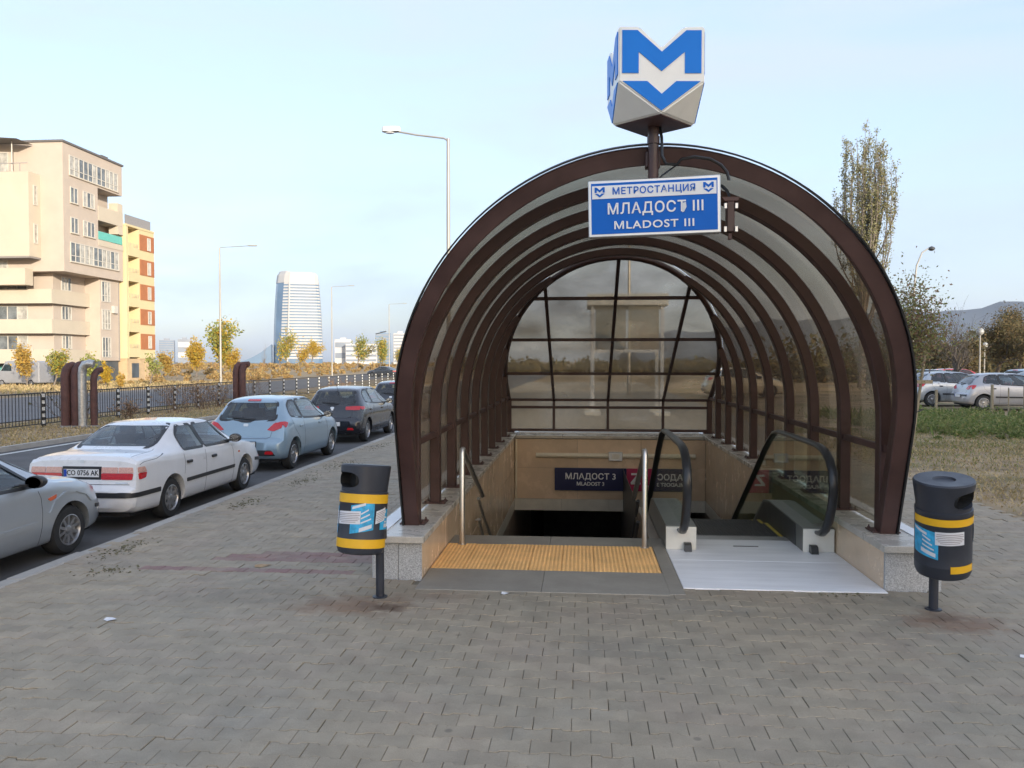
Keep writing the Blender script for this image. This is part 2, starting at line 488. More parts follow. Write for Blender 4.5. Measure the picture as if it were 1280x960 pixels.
# ------------------------------------------------------------------ ground, roads, pavement
XL, XR = -1.39, 2.51            # inner faces of the stairwell walls
YW0, YW1 = 6.84, 16.5           # front of the parapets, inner face of the back wall
def earth_mat():
    m, N, L, b = _nodes('bare earth')
    geo = N.new('ShaderNodeNewGeometry')
    def noise(sc, det, st=None):
        n = N.new('ShaderNodeTexNoise'); n.inputs['Scale'].default_value = sc; n.inputs['Detail'].default_value = det
        n.inputs['Roughness'].default_value = 0.65
        if st:
            mp = N.new('ShaderNodeMapping'); mp.inputs['Scale'].default_value = st
            L.new(geo.outputs['Position'], mp.inputs['Vector']); L.new(mp.outputs['Vector'], n.inputs['Vector'])
        else:
            L.new(geo.outputs['Position'], n.inputs['Vector'])
        return n.outputs['Fac']
    r1 = N.new('ShaderNodeValToRGB')
    e = r1.color_ramp.elements
    e[0].position = 0.32; e[0].color = (0.18, 0.135, 0.09, 1)
    e[1].position = 0.70; e[1].color = (0.50, 0.38, 0.24, 1)
    k = r1.color_ramp.elements.new(0.5); k.color = (0.35, 0.26, 0.165, 1)
    L.new(noise(0.8, 9, (1, 1.6, 1)), r1.inputs['Fac'])
    gr = N.new('ShaderNodeMapRange'); gr.inputs['From Min'].default_value = 0.50; gr.inputs['From Max'].default_value = 0.68
    L.new(noise(0.35, 6), gr.inputs['Value'])
    mx = N.new('ShaderNodeMix'); mx.data_type = 'RGBA'
    mx.inputs['B'].default_value = (0.14, 0.135, 0.05, 1)
    L.new(gr.outputs['Result'], mx.inputs['Factor']); L.new(r1.outputs['Color'], mx.inputs['A'])
    L.new(mx.outputs['Result'], b.inputs['Base Color'])
    b.inputs['Roughness'].default_value = 0.95
    b.inputs['Specular IOR Level'].default_value = 0.15
    bp = N.new('ShaderNodeBump'); bp.inputs['Strength'].default_value = 0.6; bp.inputs['Distance'].default_value = 0.03
    L.new(noise(14, 8), bp.inputs['Height']); L.new(bp.outputs['Normal'], b.inputs['Normal'])
    return m
M['earth'] = earth_mat()
g = MB()
gx = [(-9000, -.17), (-60, -.17), (-4.6, -.17), (-4.4, -.05), (-1.8, -.05), (2.9, -.05), (9.0, -.05), (60, -.05), (9000, -.05)]
gy = [-400, -40, 8.55, 31.0, 60, 200, 1200, 12000]
for i in range(len(gx) - 1):
    for j in range(len(gy) - 1):
        if gx[i][0] == -1.8 and gy[j] == 8.55: continue
        (xa, za), (xb, zb) = gx[i], gx[i+1]
        g.add([(xa, gy[j], za), (xb, gy[j], zb), (xb, gy[j+1], zb), (xa, gy[j+1], za)], [(0, 1, 2, 3)])
g.build('ground', M['earth'], kind='structure')

KX = -5.0
MB().add([(-13.0, -120, -.14), (KX, -120, -.14), (KX, 320, -.14), (-13.0, 320, -.14)], [(0, 1, 2, 3)]).build('road', M['asphalt'], kind='structure')
# the wide street beyond the fence drifts away to the left
mr = [(-19.3, -60), (-19.3, 40), (-22.5, 75), (-26, 110), (-60, 420)]
w2 = [(-33.0, -60), (-32.0, 40), (-31.4, 73), (-34, 106), (-69, 420)]
q = MB()
for i in range(4):
    q.add([(*w2[i], -.14), (*mr[i], -.14), (*mr[i+1], -.14), (*w2[i+1], -.14)], [(0, 1, 2, 3)])
q.build('road', M['far_asphalt'], kind='structure')
q = MB()
q.add([(-12.75, -60, -.136), (-12.6, -60, -.136), (-12.6, 200, -.136), (-12.75, 200, -.136)], [(0, 1, 2, 3)])
q.build('road_marking', M['paint'], kind='structure')

def paver_mat():
    m, N, L, b = _nodes('concrete paver')
    geo = N.new('ShaderNodeNewGeometry')
    at = N.new('ShaderNodeAttribute'); at.attribute_name = 'tone'
    ar = N.new('ShaderNodeAttribute'); ar.attribute_name = 'red'
    def noise(sc, det, rough=0.6):
        n = N.new('ShaderNodeTexNoise'); n.inputs['Scale'].default_value = sc; n.inputs['Detail'].default_value = det
        n.inputs['Roughness'].default_value = rough
        L.new(geo.outputs['Position'], n.inputs['Vector'])
        return n.outputs['Fac']
    def mrange(src, a, b_, c, d):
        n = N.new('ShaderNodeMapRange')
        for k, v in zip(('From Min', 'From Max', 'To Min', 'To Max'), (a, b_, c, d)): n.inputs[k].default_value = v
        L.new(src, n.inputs['Value']); return n.outputs['Result']
    def mix(f, A, B):
        n = N.new('ShaderNodeMix'); n.data_type = 'RGBA'
        if isinstance(f, float): n.inputs['Factor'].default_value = f
        else: L.new(f, n.inputs['Factor'])
        for k, v in (('A', A), ('B', B)):
            if isinstance(v, tuple): n.inputs[k].default_value = (*v, 1)
            else: L.new(v, n.inputs[k])
        return n.outputs['Result']
    def scale(c, f):
        n = N.new('ShaderNodeVectorMath'); n.operation = 'SCALE'; L.new(c, n.inputs[0]); L.new(f, n.inputs['Scale']); return n.outputs['Vector']
    base = mix(at.outputs['Fac'], (0.312, 0.262, 0.192), (0.384, 0.316, 0.228))
    base = mix(mrange(noise(0.55, 5), 0.40, 0.66, 0.0, 0.75), base, (0.285, 0.252, 0.194))
    base = mix(ar.outputs['Fac'], base, (0.26, 0.150, 0.135))
    base = mix(mrange(noise(1.3, 4), 0.48, 0.70, 0.0, 0.55), base, (0.335, 0.268, 0.208))
    base = mix(mrange(noise(0.9, 7), 0.54, 0.72, 0.0, 0.5), base, (0.255, 0.242, 0.210))
    base = scale(base, mrange(noise(5.0, 7), 0.3, 0.7, 0.82, 1.12))
    base = scale(base, mrange(noise(190, 3), 0.32, 0.68, 0.86, 1.14))
    # rust runs at the feet of the two litter bins and old drips: marks with a shape of their own
    for cx, cy, rx, ry, col, amt in ((-1.78, 6.05, .55, .30, (0.20, 0.105, 0.055), .75), (-1.52, 6.02, .18, .13, (0.075, 0.045, 0.03), .8),
                                     (2.72, 6.02, .42, .28, (0.20, 0.105, 0.06), .7), (2.70, 6.12, .15, .10, (0.10, 0.06, 0.04), .6),
                                     (-2.7, 6.2, .9, .35, (0.17, 0.15, 0.12), .45), (0.2, 5.3, .5, .2, (0.16, 0.15, 0.13), .3),
                                     (-1.3, 6.35, .5, .18, (0.22, 0.15, 0.10), .45)):
        sp = N.new('ShaderNodeMapping'); sp.vector_type = 'TEXTURE'
        sp.inputs['Location'].default_value = (cx, cy, 0); sp.inputs['Scale'].default_value = (rx, ry, 1)
        L.new(geo.outputs['Position'], sp.inputs['Vector'])
        ln = N.new('ShaderNodeVectorMath'); ln.operation = 'LENGTH'
        L.new(sp.outputs['Vector'], ln.inputs[0])
        ad = N.new('ShaderNodeMath'); ad.operation = 'ADD'
        L.new(ln.outputs['Value'], ad.inputs[0]); L.new(mrange(noise(6, 6), 0.3, 0.7, -0.45, 0.45), ad.inputs[1])
        base = mix(mrange(ad.outputs[0], 0.35, 1.1, amt*.85, 0.0), base, col)
    # small dark spots (gum, oil)
    v = N.new('ShaderNodeTexVoronoi'); v.inputs['Scale'].default_value = 2.3
    L.new(geo.outputs['Position'], v.inputs['Vector'])
    base = mix(mrange(v.outputs['Distance'], 0.035, 0.06, 0.45, 0.0), base, (0.07, 0.062, 0.055))
    L.new(base, b.inputs['Base Color'])
    b.inputs['Roughness'].default_value = 0.8
    b.inputs['Specular IOR Level'].default_value = 0.35
    bp = N.new('ShaderNodeBump'); bp.inputs['Strength'].default_value = 0.35; bp.inputs['Distance'].default_value = 0.004
    L.new(noise(130, 5), bp.inputs['Height']); L.new(bp.outputs['Normal'], b.inputs['Normal'])
    return m
M['paver'] = paver_mat()
M['joint'] = mat('sandy joint', (0.24, 0.205, 0.155), 0.95, var=0.3, scale=3, bump=0.4, bscale=90)

PX0, PX1 = -4.83, 5.36
bed = MB()
for xa, xb, ya, yb in ((PX0, PX1, -8, 8.55), (PX0, -1.80, 8.55, 31), (2.90, PX1, 8.55, 31), (PX0, PX1, 31, 75)):
    bed.add([(xa, ya, -.022), (xb, ya, -.022), (xb, yb, -.022), (xa, yb, -.022)], [(0, 1, 2, 3)])
pavement = bed.build('pavement', M['joint'], kind='structure')

# double-T concrete pavers: wide ends, narrow waist, every other row shifted by half
PW, PH, DL, GAP = 0.200, 0.130, 0.0085, 0.0021
hw, hh = PW/2 - GAP/2, PH/2 - GAP/2
def paver_outline(i):
    a, h = hw - i, hh - i
    return [(-a, -h-DL), (-.058, -h-DL), (-.042, -h+DL), (.042, -h+DL), (.058, -h-DL), (a, -h-DL),
            (a, h+DL), (.058, h+DL), (.042, h-DL), (-.042, h-DL), (-.058, h+DL), (-a, h+DL)]
_o0, _o1 = paver_outline(0), paver_outline(.003)
PV = np.array([(x, y, -.03) for x, y in _o0] + [(x, y, -.003) for x, y in _o0] + [(x, y, 0) for x, y in _o1])
PF = [tuple(24 + i for i in (0, 1, 2, 9, 10, 11)), tuple(24 + i for i in (2, 3, 8, 9)), tuple(24 + i for i in (3, 4, 5, 6, 7, 8))]
for k in (0, 12):
    for i in range(12):
        j = (i + 1) % 12
        PF.append((k+i, k+j, k+12+j, k+12+i))
rows = []
y = -0.4; r = 0
while y < 27:
    off = (r % 2) * PW / 2
    x = PX0 - .02 + off
    while x < PX1 - PW/2 + .001:
        inside = (-1.74 < x < 2.87 and 6.80 < y < 17.50) or (-1.36 < x < 0.82 and 6.57 < y < 6.9)
        seen = y > 2.7 and (y > 4.0 or -3.2 < x < 2.6)
        if not inside and seen: rows.append((x, y))
        x += PW
    y += PH; r += 1
rows = np.array(rows)
def red_of(x, y):
    return 1.0 if (-4.1 + (y - 7.0)*1.3 < x < -2.15 + (y-7)*1.0 and (6.98 < y < 7.12 or 7.38 < y < 7.66)) else 0.0
fwd_d = rows[:, 1]*math.cos(R(5)) - rows[:, 0]*math.sin(R(5))
lat = rows[:, 0]*math.cos(R(5)) + rows[:, 1]*math.sin(R(5))
infr = (fwd_d > 3.72) & (np.abs(lat / fwd_d) < 0.635)
order = np.argsort(np.where(infr, fwd_d, 1e6))
near = set(order[:300].tolist())
variants = []
for k in range(14):
    me = bpy.data.meshes.new('paver')
    me.from_pydata(PV.tolist(), [], PF)
    at_ = me.attributes.new('tone', 'FLOAT', 'POINT')
    at_.data.foreach_set('value', [float(RNG.random())] * len(PV))
    me.attributes.new('red', 'FLOAT', 'POINT')
    me.materials.append(M['paver'])
    variants.append(me)
for idx in order[:300]:
    o = bpy.data.objects.new('paver', variants[int(RNG.integers(14))])
    COL.objects.link(o); o.parent = pavement
    o.location = (rows[idx][0] + RNG.normal(0, .0006), rows[idx][1] + RNG.normal(0, .0006), -0.0005 + RNG.normal(0, .0014) - (.004 if RNG.random() < .03 else 0))
    o.rotation_euler = (RNG.normal(0, .006), RNG.normal(0, .005), RNG.normal(0, .006))
rest = np.array([i for i in range(len(rows)) if i not in near])
n = len(rest)
rx, ry, rz = RNG.normal(0, .006, n), RNG.normal(0, .005, n), RNG.normal(0, .006, n)
B = np.repeat(PV[None], n, 0)
X0, Y0, Z0 = B[..., 0].copy(), B[..., 1].copy(), B[..., 2].copy()
B[..., 0] = X0 - Y0*rz[:, None] + rows[rest, 0][:, None] + RNG.normal(0, .0006, n)[:, None]
B[..., 1] = Y0 + X0*rz[:, None] + rows[rest, 1][:, None]
B[..., 2] = Z0 + Y0*rx[:, None] - X0*ry[:, None] + (RNG.normal(0, .0014, n) - np.where(RNG.random(n) < .03, .004, 0))[:, None]
F = [tuple(i + 36*k for i in f) for k in range(n) for f in PF]
me = bpy.data.meshes.new('paver')
me.from_pydata(B.reshape(-1, 3).tolist(), [], F)
at_ = me.attributes.new('tone', 'FLOAT', 'POINT'); at_.data.foreach_set('value', np.repeat(RNG.random(n), 36).astype(np.float32))
at_ = me.attributes.new('red', 'FLOAT', 'POINT')
at_.data.foreach_set('value', np.repeat(np.array([red_of(*rows[i]) * (0.5 + 0.5*RNG.random()) for i in rest]), 36).astype(np.float32))
link('paver', me, M['paver'], pavement, kind='stuff')
# beyond the built pieces the pavers are under a pixel high: the sheet carries on in their colour
MB().add([(PX0, 27, -.006), (PX1, 27, -.006), (PX1, 75, -.006), (PX0, 75, -.006)], [(0, 1, 2, 3)]).build('paving', M['paver'], pavement)

kerb = MB().box(KX + .01, PX0 - .01, -6, 75, -.16, -.03).build('kerb', M['joint'], kind='structure')
ks = MB().box(-.075, .075, -.496, .496, -.17, .006, b=.012).build('kerb_stone', M['kerb'], kerb, fix=False)
ks.location = (KX + .075, 2.0, 0)
for i in range(1, 46):
    c = ks.copy(); COL.objects.link(c); c.parent = kerb
    c.location = (KX + .075 + random.gauss(0, .004), 2.0 + i, random.gauss(0, .004)); c.rotation_euler.z = random.gauss(0, .004)
fk = MB().box(-13.1, -13.0, -40, 120, -.17, -.02, b=.01).build('kerb', M['kerb'], kind='structure')

# ------------------------------------------------------------------ stairwell: walls, stairs, passage
def wall_piece(name, label, parts):
    return thing(name, label, 'wall')
def panels_x(parent, xin, xout, y0, y1, ny, z0, z1, m, gap=.004, name='stone_panel', jit=.0012):
    """slabs on a wall that faces along x: xin is the outer face"""
    st = (y1 - y0) / ny
    for i in range(ny):
        j = random.gauss(0, jit)
        MB().box(min(xin + j, xout), max(xin + j, xout), y0 + i*st + gap/2, y0 + (i+1)*st - gap/2, z0 + gap/2, z1 - gap/2, b=.002).build(name, m, parent, fix=False)
def panels_y(parent, yin, yout, x0, x1, nx, z0, z1, m, gap=.004, name='stone_panel', jit=.0012):
    st = (x1 - x0) / nx
    for i in range(nx):
        j = random.gauss(0, jit)
        MB().box(x0 + i*st + gap/2, x0 + (i+1)*st - gap/2, min(yin + j, yout), max(yin + j, yout), z0 + gap/2, z1 - gap/2, b=.002).build(name, m, parent, fix=False)

HZ = 0.32
lw = thing('parapet_wall', 'low stone parapet carrying the canopy posts on the stair side', 'wall', (0, 0, 0))
MB().box(-1.80, XL - .03, YW0 + .03, 17.37, -.3, HZ - .004).build('wall_core', M['concrete'], lw)
MB().box(-1.82, -1.6, YW0, YW0 + .03, -.02, HZ, b=.002).build('end_slab', M['granite'], lw, fix=False)
MB().box(-1.596, XL - .002, YW0, YW0 + .03, -.02, HZ, b=.002).build('end_slab', M['granite'], lw, fix=False)
panels_x(lw, -1.832, -1.80, YW0 + .002, 17.4, 9, -.02, HZ, M['granite'])
panels_x(lw, XL, XL - .03, YW0 + .03, YW1, 8, -.30, HZ, M['beige_stone'])
for i in range(9):
    ya = 6.79 + i*1.18
    MB().box(-1.90, XL + .025, ya + .002, ya + 1.178, HZ + .001, .382, b=.006).build('cap_stone', M['cap_stone'], lw, fix=False)
rw = thing('parapet_wall', 'low stone parapet carrying the canopy posts on the escalator side', 'wall', (0, 0, 0))
MB().box(XR + .03, 2.93, YW0 + .03, 17.37, -.3, HZ - .004).build('wall_core', M['concrete'], rw)
MB().box(XR + .002, 2.95, YW0, YW0 + .03, -.02, HZ, b=.002).build('end_slab', M['granite'], rw, fix=False)
panels_x(rw, 2.962, 2.93, YW0 + .002, 17.4, 9, -.02, HZ, M['granite'])
panels_x(rw, XR, XR + .03, YW0 + .03, YW1, 8, -.30, HZ, M['beige_stone'])
for i in range(9):
    ya = 6.79 + i*1.18
    MB().box(XR - .025, 3.03, ya + .002, ya + 1.178, HZ + .001, .382, b=.006).build('cap_stone', M['cap_stone'], rw, fix=False)
for p, xa, xb in ((lw, -1.87, -1.74), (rw, 2.87, 2.99)):
    MB().box(xa, xb, 6.95, 17.35, .383, .390).build('flashing', M['sign_white'], p)  # metal strips coloured white in place of the sky they reflect
bw = thing('parapet_wall', 'beige stone back wall above the dark stair passage with pale lintel slabs', 'wall', (0, 0, 0))
MB().box(XL - .4, XR + .4, YW1 + .03, 17.39, -1.16, HZ - .006).build('wall_core', M['concrete'], bw)
panels_y(bw, YW1, YW1 + .03, XL + .002, XR - .002, 3, -.30, HZ - .02, M['beige_stone'])
panels_y(bw, YW1, YW1 + .03, XL + .002, XR - .002, 3, -.94, -.30, M['beige_stone'])
panels_y(bw, YW1 - .02, YW1 + .03, XL + .002, XR - .002, 4, -1.18, -.94, M['pale_stone'])
for i in range(4):
    xa = XL + .03 + i*.96
    MB().box(xa + .002, xa + .958, YW1 - .03, 17.40, HZ - .003, .375, b=.006).build('cap_stone', M['cap_stone'], bw, fix=False)
MB().box(XL - .4, XR + .4, 17.42, 17.45, -.02, HZ, b=.002).build('end_slab', M['granite'], bw, fix=False)
MB().box(XL + .06, XR - .06, 16.98, 17.16, .376, .392).build('flashing', M['sign_white'], bw)  # same white standing in for sky reflected in the metal

well = MB()
well.box(XL - .33, XL - .03, 8.6, 30, -4.8, -.302)
well.box(XR + .03, XR + .33, 8.6, 30, -4.8, -.302)
well.box(XL - .33, XR + .33, 30, 30.3, -4.8, -1.0)
well.box(XL - .02, XR + .02, 17.4, 29.99, -1.16, -.9)
well.box(XL - .02, XR + .02, 17.7, 29.99, -4.9, -4.65)
well = well.build('passage_wall', M['concrete'], kind='structure')
for xi, xo in ((XL, XL - .03), (XR, XR + .03)):
    panels_x(well, xi, xo, 8.6, 16.5, 6, -.94, -.30, M['beige_stone'])
    panels_x(well, xi, xo, 8.6, 16.5, 6, -1.18, -.94, M['pale_stone'])
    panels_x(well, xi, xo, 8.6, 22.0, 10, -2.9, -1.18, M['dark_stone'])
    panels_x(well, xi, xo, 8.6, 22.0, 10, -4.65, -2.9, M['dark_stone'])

stairs = thing('stairs', 'grey stone stairs going down behind the yellow tactile strip', 'stairs', (0, 0, 0))
for i in range(2):
    xa = XL + .005 + i*1.055
    MB().box(xa + .001, xa + 1.054, 8.22, 8.63, -.12, .003, b=.003).build('landing_slab', M['slab'], stairs, fix=False)
    MB().box(xa + .001, xa + 1.054, 6.52, 7.198, -.12, .007, b=.003).build('landing_slab', M['slab'], stairs, fix=False)
for i in range(30):
    z = -.155*(i+1); ya = 8.632 + .30*i
    MB().box(XL + .003, .72, ya, ya + .33, z - .15, z, b=.006).build('step', M['slab'], stairs, fix=False)
MB().box(.722, .848, 6.54, 8.62, -.12, .009, b=.004).build('edge_slab', M['slab'], stairs, fix=False)
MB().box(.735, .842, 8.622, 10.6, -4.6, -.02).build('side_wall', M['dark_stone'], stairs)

tm = MB().box(-.149, .149, -.1685, .1685, -.05, .004, b=.002)
for i in range(8):
    for j in range(9):
        cx, cy = -.131 + i*.0374, -.150 + j*.0374
        tm.lathe([(.0135, .0035), (.011, .0075), (.004, .009)], 6, Matrix.Translation((cx, cy, 0)), cap0=False)
tact = thing('tactile_strip', 'yellow studded warning strip across the top of the stairs', 'paving', (0, 0, 0))
t0 = tm.build('tactile_tile', M['tactile'], tact, fix=False)
for i in range(7):
    for j in range(3):
        c = t0 if i == j == 0 else t0.copy()
        if c is not t0: COL.objects.link(c); c.parent = tact
        c.location = (XL + .155 + i*.3005, 7.37 + j*.340, random.gauss(.001, .001))

# ------------------------------------------------------------------ escalator
esc = thing('escalator', 'escalator with black handrails glass sides and a white floor plate', 'escalator', (0, 0, 0))
EXL, EXR = 1.0, 2.345
MB().box(.852, XR - .006, 6.74, 7.70, -.1, .008, b=.002).build('floor_plate', M['white_plate'], esc, fix=False)
MB().box(.852, XR - .006, 7.706, 8.62, -.1, .008, b=.002).build('floor_plate', M['white_plate'], esc, fix=False)
MB().box(1.55, 1.80, 8.30, 8.32, .008, .013).build('label_strip', M['dark_steel'], esc)
cb = MB().box(1.15, 2.195, 8.622, 8.80, -.1, .006)
for i in range(40):
    cb.box(1.155 + i*.026, 1.167 + i*.026, 8.80, 8.86, -.02, .004)
cb.build('comb_plate', M['alu'], esc)
ny_, zz = 8.80, 0.0
stp = []
for i in range(24):
    drop = [0, 0, .04, .12][i] if i < 4 else .12 + .205*(i-3)
    stp.append((8.80 + i*.405, -.004 - drop))
for ya, z in stp:
    sm = MB().box(1.155, 2.19, ya, ya + .40, z - .22, z - .012)
    for k in range(34):
        xk = 1.158 + k*.0303
        sm.box(xk, xk + .016, ya, ya + .40, z - .012, z)
    so = sm.build('step', M['tread'], esc, fix=False)
    MB().box(1.16, 1.20, ya + .002, ya + .40, z + .0005, z + .003).build('edge_mark', M['yellow_line'], so)
    MB().box(2.145, 2.185, ya + .002, ya + .40, z + .0005, z + .003).build('edge_mark', M['yellow_line'], so)
SL = .63
def incl(y, zt):                        # height of a line that is level to y=10.0 and then goes down
    return zt if y < 9.75 else zt - (y - 9.75)*SL
for sx, XC in ((-1, EXL), (1, EXR)):
    xi = XC - sx*.148; xo = XC + sx*.150
    # newel box and its deck running down
    prof = [(8.14, .006), (8.14, .22), (8.17, .245), (9.6, .265), (9.9, .225), (17.5, .225 - 7.6*SL), (17.5, -.5 - 7.6*SL), (9.4, -.35), (8.6, -.3), (8.6, .006)]
    MB().prism(prof, min(xi, xo), max(xi, xo), 'x').build('newel_deck', M['deck_metal'], esc)
    MB().box(min(xi, xo) - .002, max(xi, xo) + .002, 8.118, 8.139, .009, .238, b=.004).build('newel_front', M['cream_metal'], esc, fix=False)
    prof2 = [(8.40, .006), (8.40, .235), (9.55, .25), (9.85, .205), (17.4, .205 - 7.55*SL), (17.4, -.4 - 7.55*SL), (9.4, -.3), (8.62, -.2), (8.62, .006)]
    xs = xi - sx*.0045
    MB().prism(prof2, min(xi, xs), max(xi, xs), 'x').build('skirt_panel', M['dark_steel'], esc)
    hp = [(8.20, .20), (8.02, .215), (7.90, .28), (7.80, .38), (7.70, .56), (7.665, .72), (7.70, .87), (7.80, .97), (7.95, 1.035), (8.15, 1.065), (8.6, 1.07), (9.2, 1.07), (9.75, 1.065),
          (9.98, 1.03), (10.2, .93), (10.5, .76), (11.0, .44)]
    for k in range(1, 14): hp.append((11.0 + .5*k, .44 - .5*k*SL))
    sec = [(-.042, -.012), (-.042, .006), (-.034, .018), (-.015, .026), (.015, .026), (.034, .018), (.042, .006), (.042, -.012), (.03, -.018), (-.03, -.018)]
    MB().sweep([(XC, y, z) for y, z in hp], sec, (1, 0, 0)).build('handrail', M['rubber'], esc, smooth=40)
    gl = [(8.35, .24)] + [(y + (.05 if y < 7.9 else 0.01), z - (.03 if z > .9 else 0)) for y, z in hp[3:]]
    gl += [(17.5, .235 - 7.75*SL), (9.75, .24)]
    gm = MB(); gm.prism(gl, XC - .005, XC + .005, 'x'); gm.build('balustrade_glass', M['balu_glass'], esc)
    bx = XC - sx*.06
    MB().prism([(8.02, .006), (8.04, .07), (8.08, .085), (8.13, .085), (8.13, .006)], bx - .035, bx + .035, 'x').build('rubber_stop', M['rubber'], esc)
    MB().box(XC - .05, XC + .05, 8.13, 8.26, .17, .235, b=.01).build('handrail_inlet', M['rubber'], esc, fix=False)
MB().box(.852, EXL - .152, 8.63, 17.4, -4.6, -.30).build('truss_cover', M['dark_steel'], esc)

# ------------------------------------------------------------------ stair handrails, wall lamp, wall sign
def stair_rail(lab, x, xw):
    t = thing('handrail', lab, 'handrail', (x, 8.18, 0))
    s = 1 if xw < x else -1
    mb = MB().tube([(0, 0, .004), (0, 0, .955), (0, .02, .985), (0, .06, .985), (0, .10, .955)] + [(0, .10 + k*.4, .955 - k*.4*.455) for k in range(1, 5)], .029, 12)
    mb.build('post', M['steel'], t, smooth=40)
    for dz in (0.0, -.26):
        mb = MB().tube([(-s*.05, 1.70, .19 + dz), (-s*.05, 1.78, .12 + dz), (-s*.05, 2.2, -.14 + dz), (-s*.05, 8.4, -.14 + dz - 6.2*.517)], .021, 8)
        mb.build('rail', M['dark_steel'] if s < 0 else M['steel'], t, smooth=40)
    for k in range(4):
        y = 2.0 + k*1.8; z = -.02 - (y - 2.0)*.517 if k else -.02
        MB().tube([(-s*.05, y, z - .05), (-s*.05, y, z - .12), (-s*.13, y, z - .12)], .009, 6).build('bracket', M['steel'], t)
    MB().lathe([(.045, .004), (.045, .012), (.024, .014)], 14).build('floor_flange', M['steel'], t)
    return t
stair_rail('brushed steel handrail at the wall side of the stairs', -1.235, -1.39)
stair_rail('brushed steel handrail beside the escalator glass', .64, .74)
wlamp = thing('wall_lamp', 'long pale tube lamp with a junction box along the back wall', 'lamp', (0.55, YW1 - .04, -.03))
for xa, xb in ((-1.49, .0), (.28, 1.75)):
    MB().tube([(xa, 0, 0), (xb, 0, 0)], .05, 14).build('tube', M['lamp_tube'], wlamp, smooth=40)
MB().box(.0, .28, -.06, .04, -.10, .08, b=.008).build('junction_box', M['alu'], wlamp, fix=False)
MB().box(.06, .22, -.064, -.061, -.06, .04).build('box_cover', M['pale_stone'], wlamp)
MB().tube([(XL + .035, YW1 - .035, -.93), (XL + .035, YW1 - .035, .30)], .022, 8).build('corner_pipe', M['lamp_tube'], bw)

ws = thing('wall_sign', 'dark navy station name sign with a crimson end on the back wall', 'sign', (0.18, YW1 - .03, -.52))
MB().box(-.735, .735, -.02, .02, -.232, .232, b=.004).build('navy_panel', M['navy'], ws, fix=False)
MB().box(.738, 1.25, -.02, .02, -.232, .232, b=.004).build('crimson_panel', M['crimson'], ws, fix=False)
lettering('МЛАДОСТ 3', .17, M['sign_white'], ws, (0, -.023, .055), .003, .003, 1.03)
lettering('\u041cLADOST 3', .105, M['sign_white'], ws, (0, -.023, -.095), .003, .002, 1.0)
ic2 = MB().prism([(1.06, .14), (1.10, .14), (1.18, -.14), (1.14, -.14)], -.027, -.0212, 'y')
ic = MB().prism([(.83, .14), (1.0, .14), (1.0, .09), (.89, -.05), (1.02, -.05), (1.02, -.09), (.82, -.09), (.82, -.05), (.94, .10), (.83, .10)], -.027, -.0212, 'y')
ic.build('pictogram', M['sign_white'], ws); ic2.build('pictogram', M['sign_white'], ws)

# ------------------------------------------------------------------ barrel canopy
CX, HW, ZS, RZ, ZB = 0.560, 2.130, 1.32, 2.175, 0.383
RIBY = [7.40 + 1.09*i for i in range(10)]
YE0, ZE0, KE = 17.21, 1.08, 0.49           # lower edge of the sloping end and its rise per metre
def z_end(y): return ZE0 + (YE0 - y)*KE
def y_end(z): return YE0 - (z - ZE0)/KE
def arch(th, dr=0.0):                       # th = 0 left springing .. pi right springing
    return (CX - (HW + dr)*math.cos(th), ZS + (RZ + dr)*math.sin(th))
can = thing('metro_entrance_canopy', 'arched brown steel canopy with smoky glazing over the metro stairs', 'canopy', (0, 0, 0))
def rect(a, b): return [(-a/2, -b/2), (a/2, -b/2), (a/2, b/2), (-a/2, b/2)]
def crect(a, b, c): return [(-a/2+c, -b/2), (a/2-c, -b/2), (a/2, -b/2+c), (a/2, b/2-c), (a/2-c, b/2), (-a/2+c, b/2), (-a/2, b/2-c), (-a/2, -b/2+c)]
RIBS = crect(.125, .105, .008)
def base_plate(x, y, parent):
    MB().box(x - .12, x + .12, y - .11, y + .09, .3835, .396, b=.003).build('base_plate', M['brown_dull'], parent, fix=False)
    for dx in (-.095, .095):
        for dy in (-.085, .065):
            if 'bolt' not in BOLT:
                BOLT['bolt'] = MB().lathe([(.014, .396), (.014, .408), (.007, .409), (.007, .425)], 6).build('bolt', M['brown_dull'], parent)
                o = BOLT['bolt']
            else:
                o = BOLT['bolt'].copy(); COL.objects.link(o); o.parent = parent
            o.location = (x + dx, y + dy, 0)
BOLT = {}
def half_arch(y, thmax, side, n=28):
    pts = [(CX + side*HW, y, ZB), (CX + side*HW, y, ZS*.6 + ZB*.4), (CX + side*HW, y, ZS)]
    for k in range(1, n + 1):
        t = thmax*k/n
        x, z = arch(t)
        if side > 0: x = 2*CX - x
        pts.append((x, y, z))
    return pts
for i, y in enumerate(RIBY):
    zc = z_end(y)
    if zc > ZS + RZ - .02:
        pts = half_arch(y, PI/2, -1, 30)
        pts += [(2*CX - p[0], p[1], p[2]) for p in reversed(pts[:-1])]
        rb = MB().sweep(pts, RIBS, (0, 1, 0)).build('rib', M['brown_steel'], can, smooth=35)
        base_plate(CX - HW, y, rb); base_plate(CX + HW, y, rb)
    else:
        for sd in (-1, 1):
            if zc < ZS + .05:
                pts = [(CX + sd*HW, y, ZB), (CX + sd*HW, y, max(zc, ZB + .5))]
            else:
                pts = half_arch(y, math.asin(min(1, (zc - ZS)/RZ)), sd, 22)
            rb = MB().sweep(pts, RIBS, (0, 1, 0)).build('rib', M['brown_steel'], can, smooth=35)
            base_plate(CX + sd*HW, y, rb)
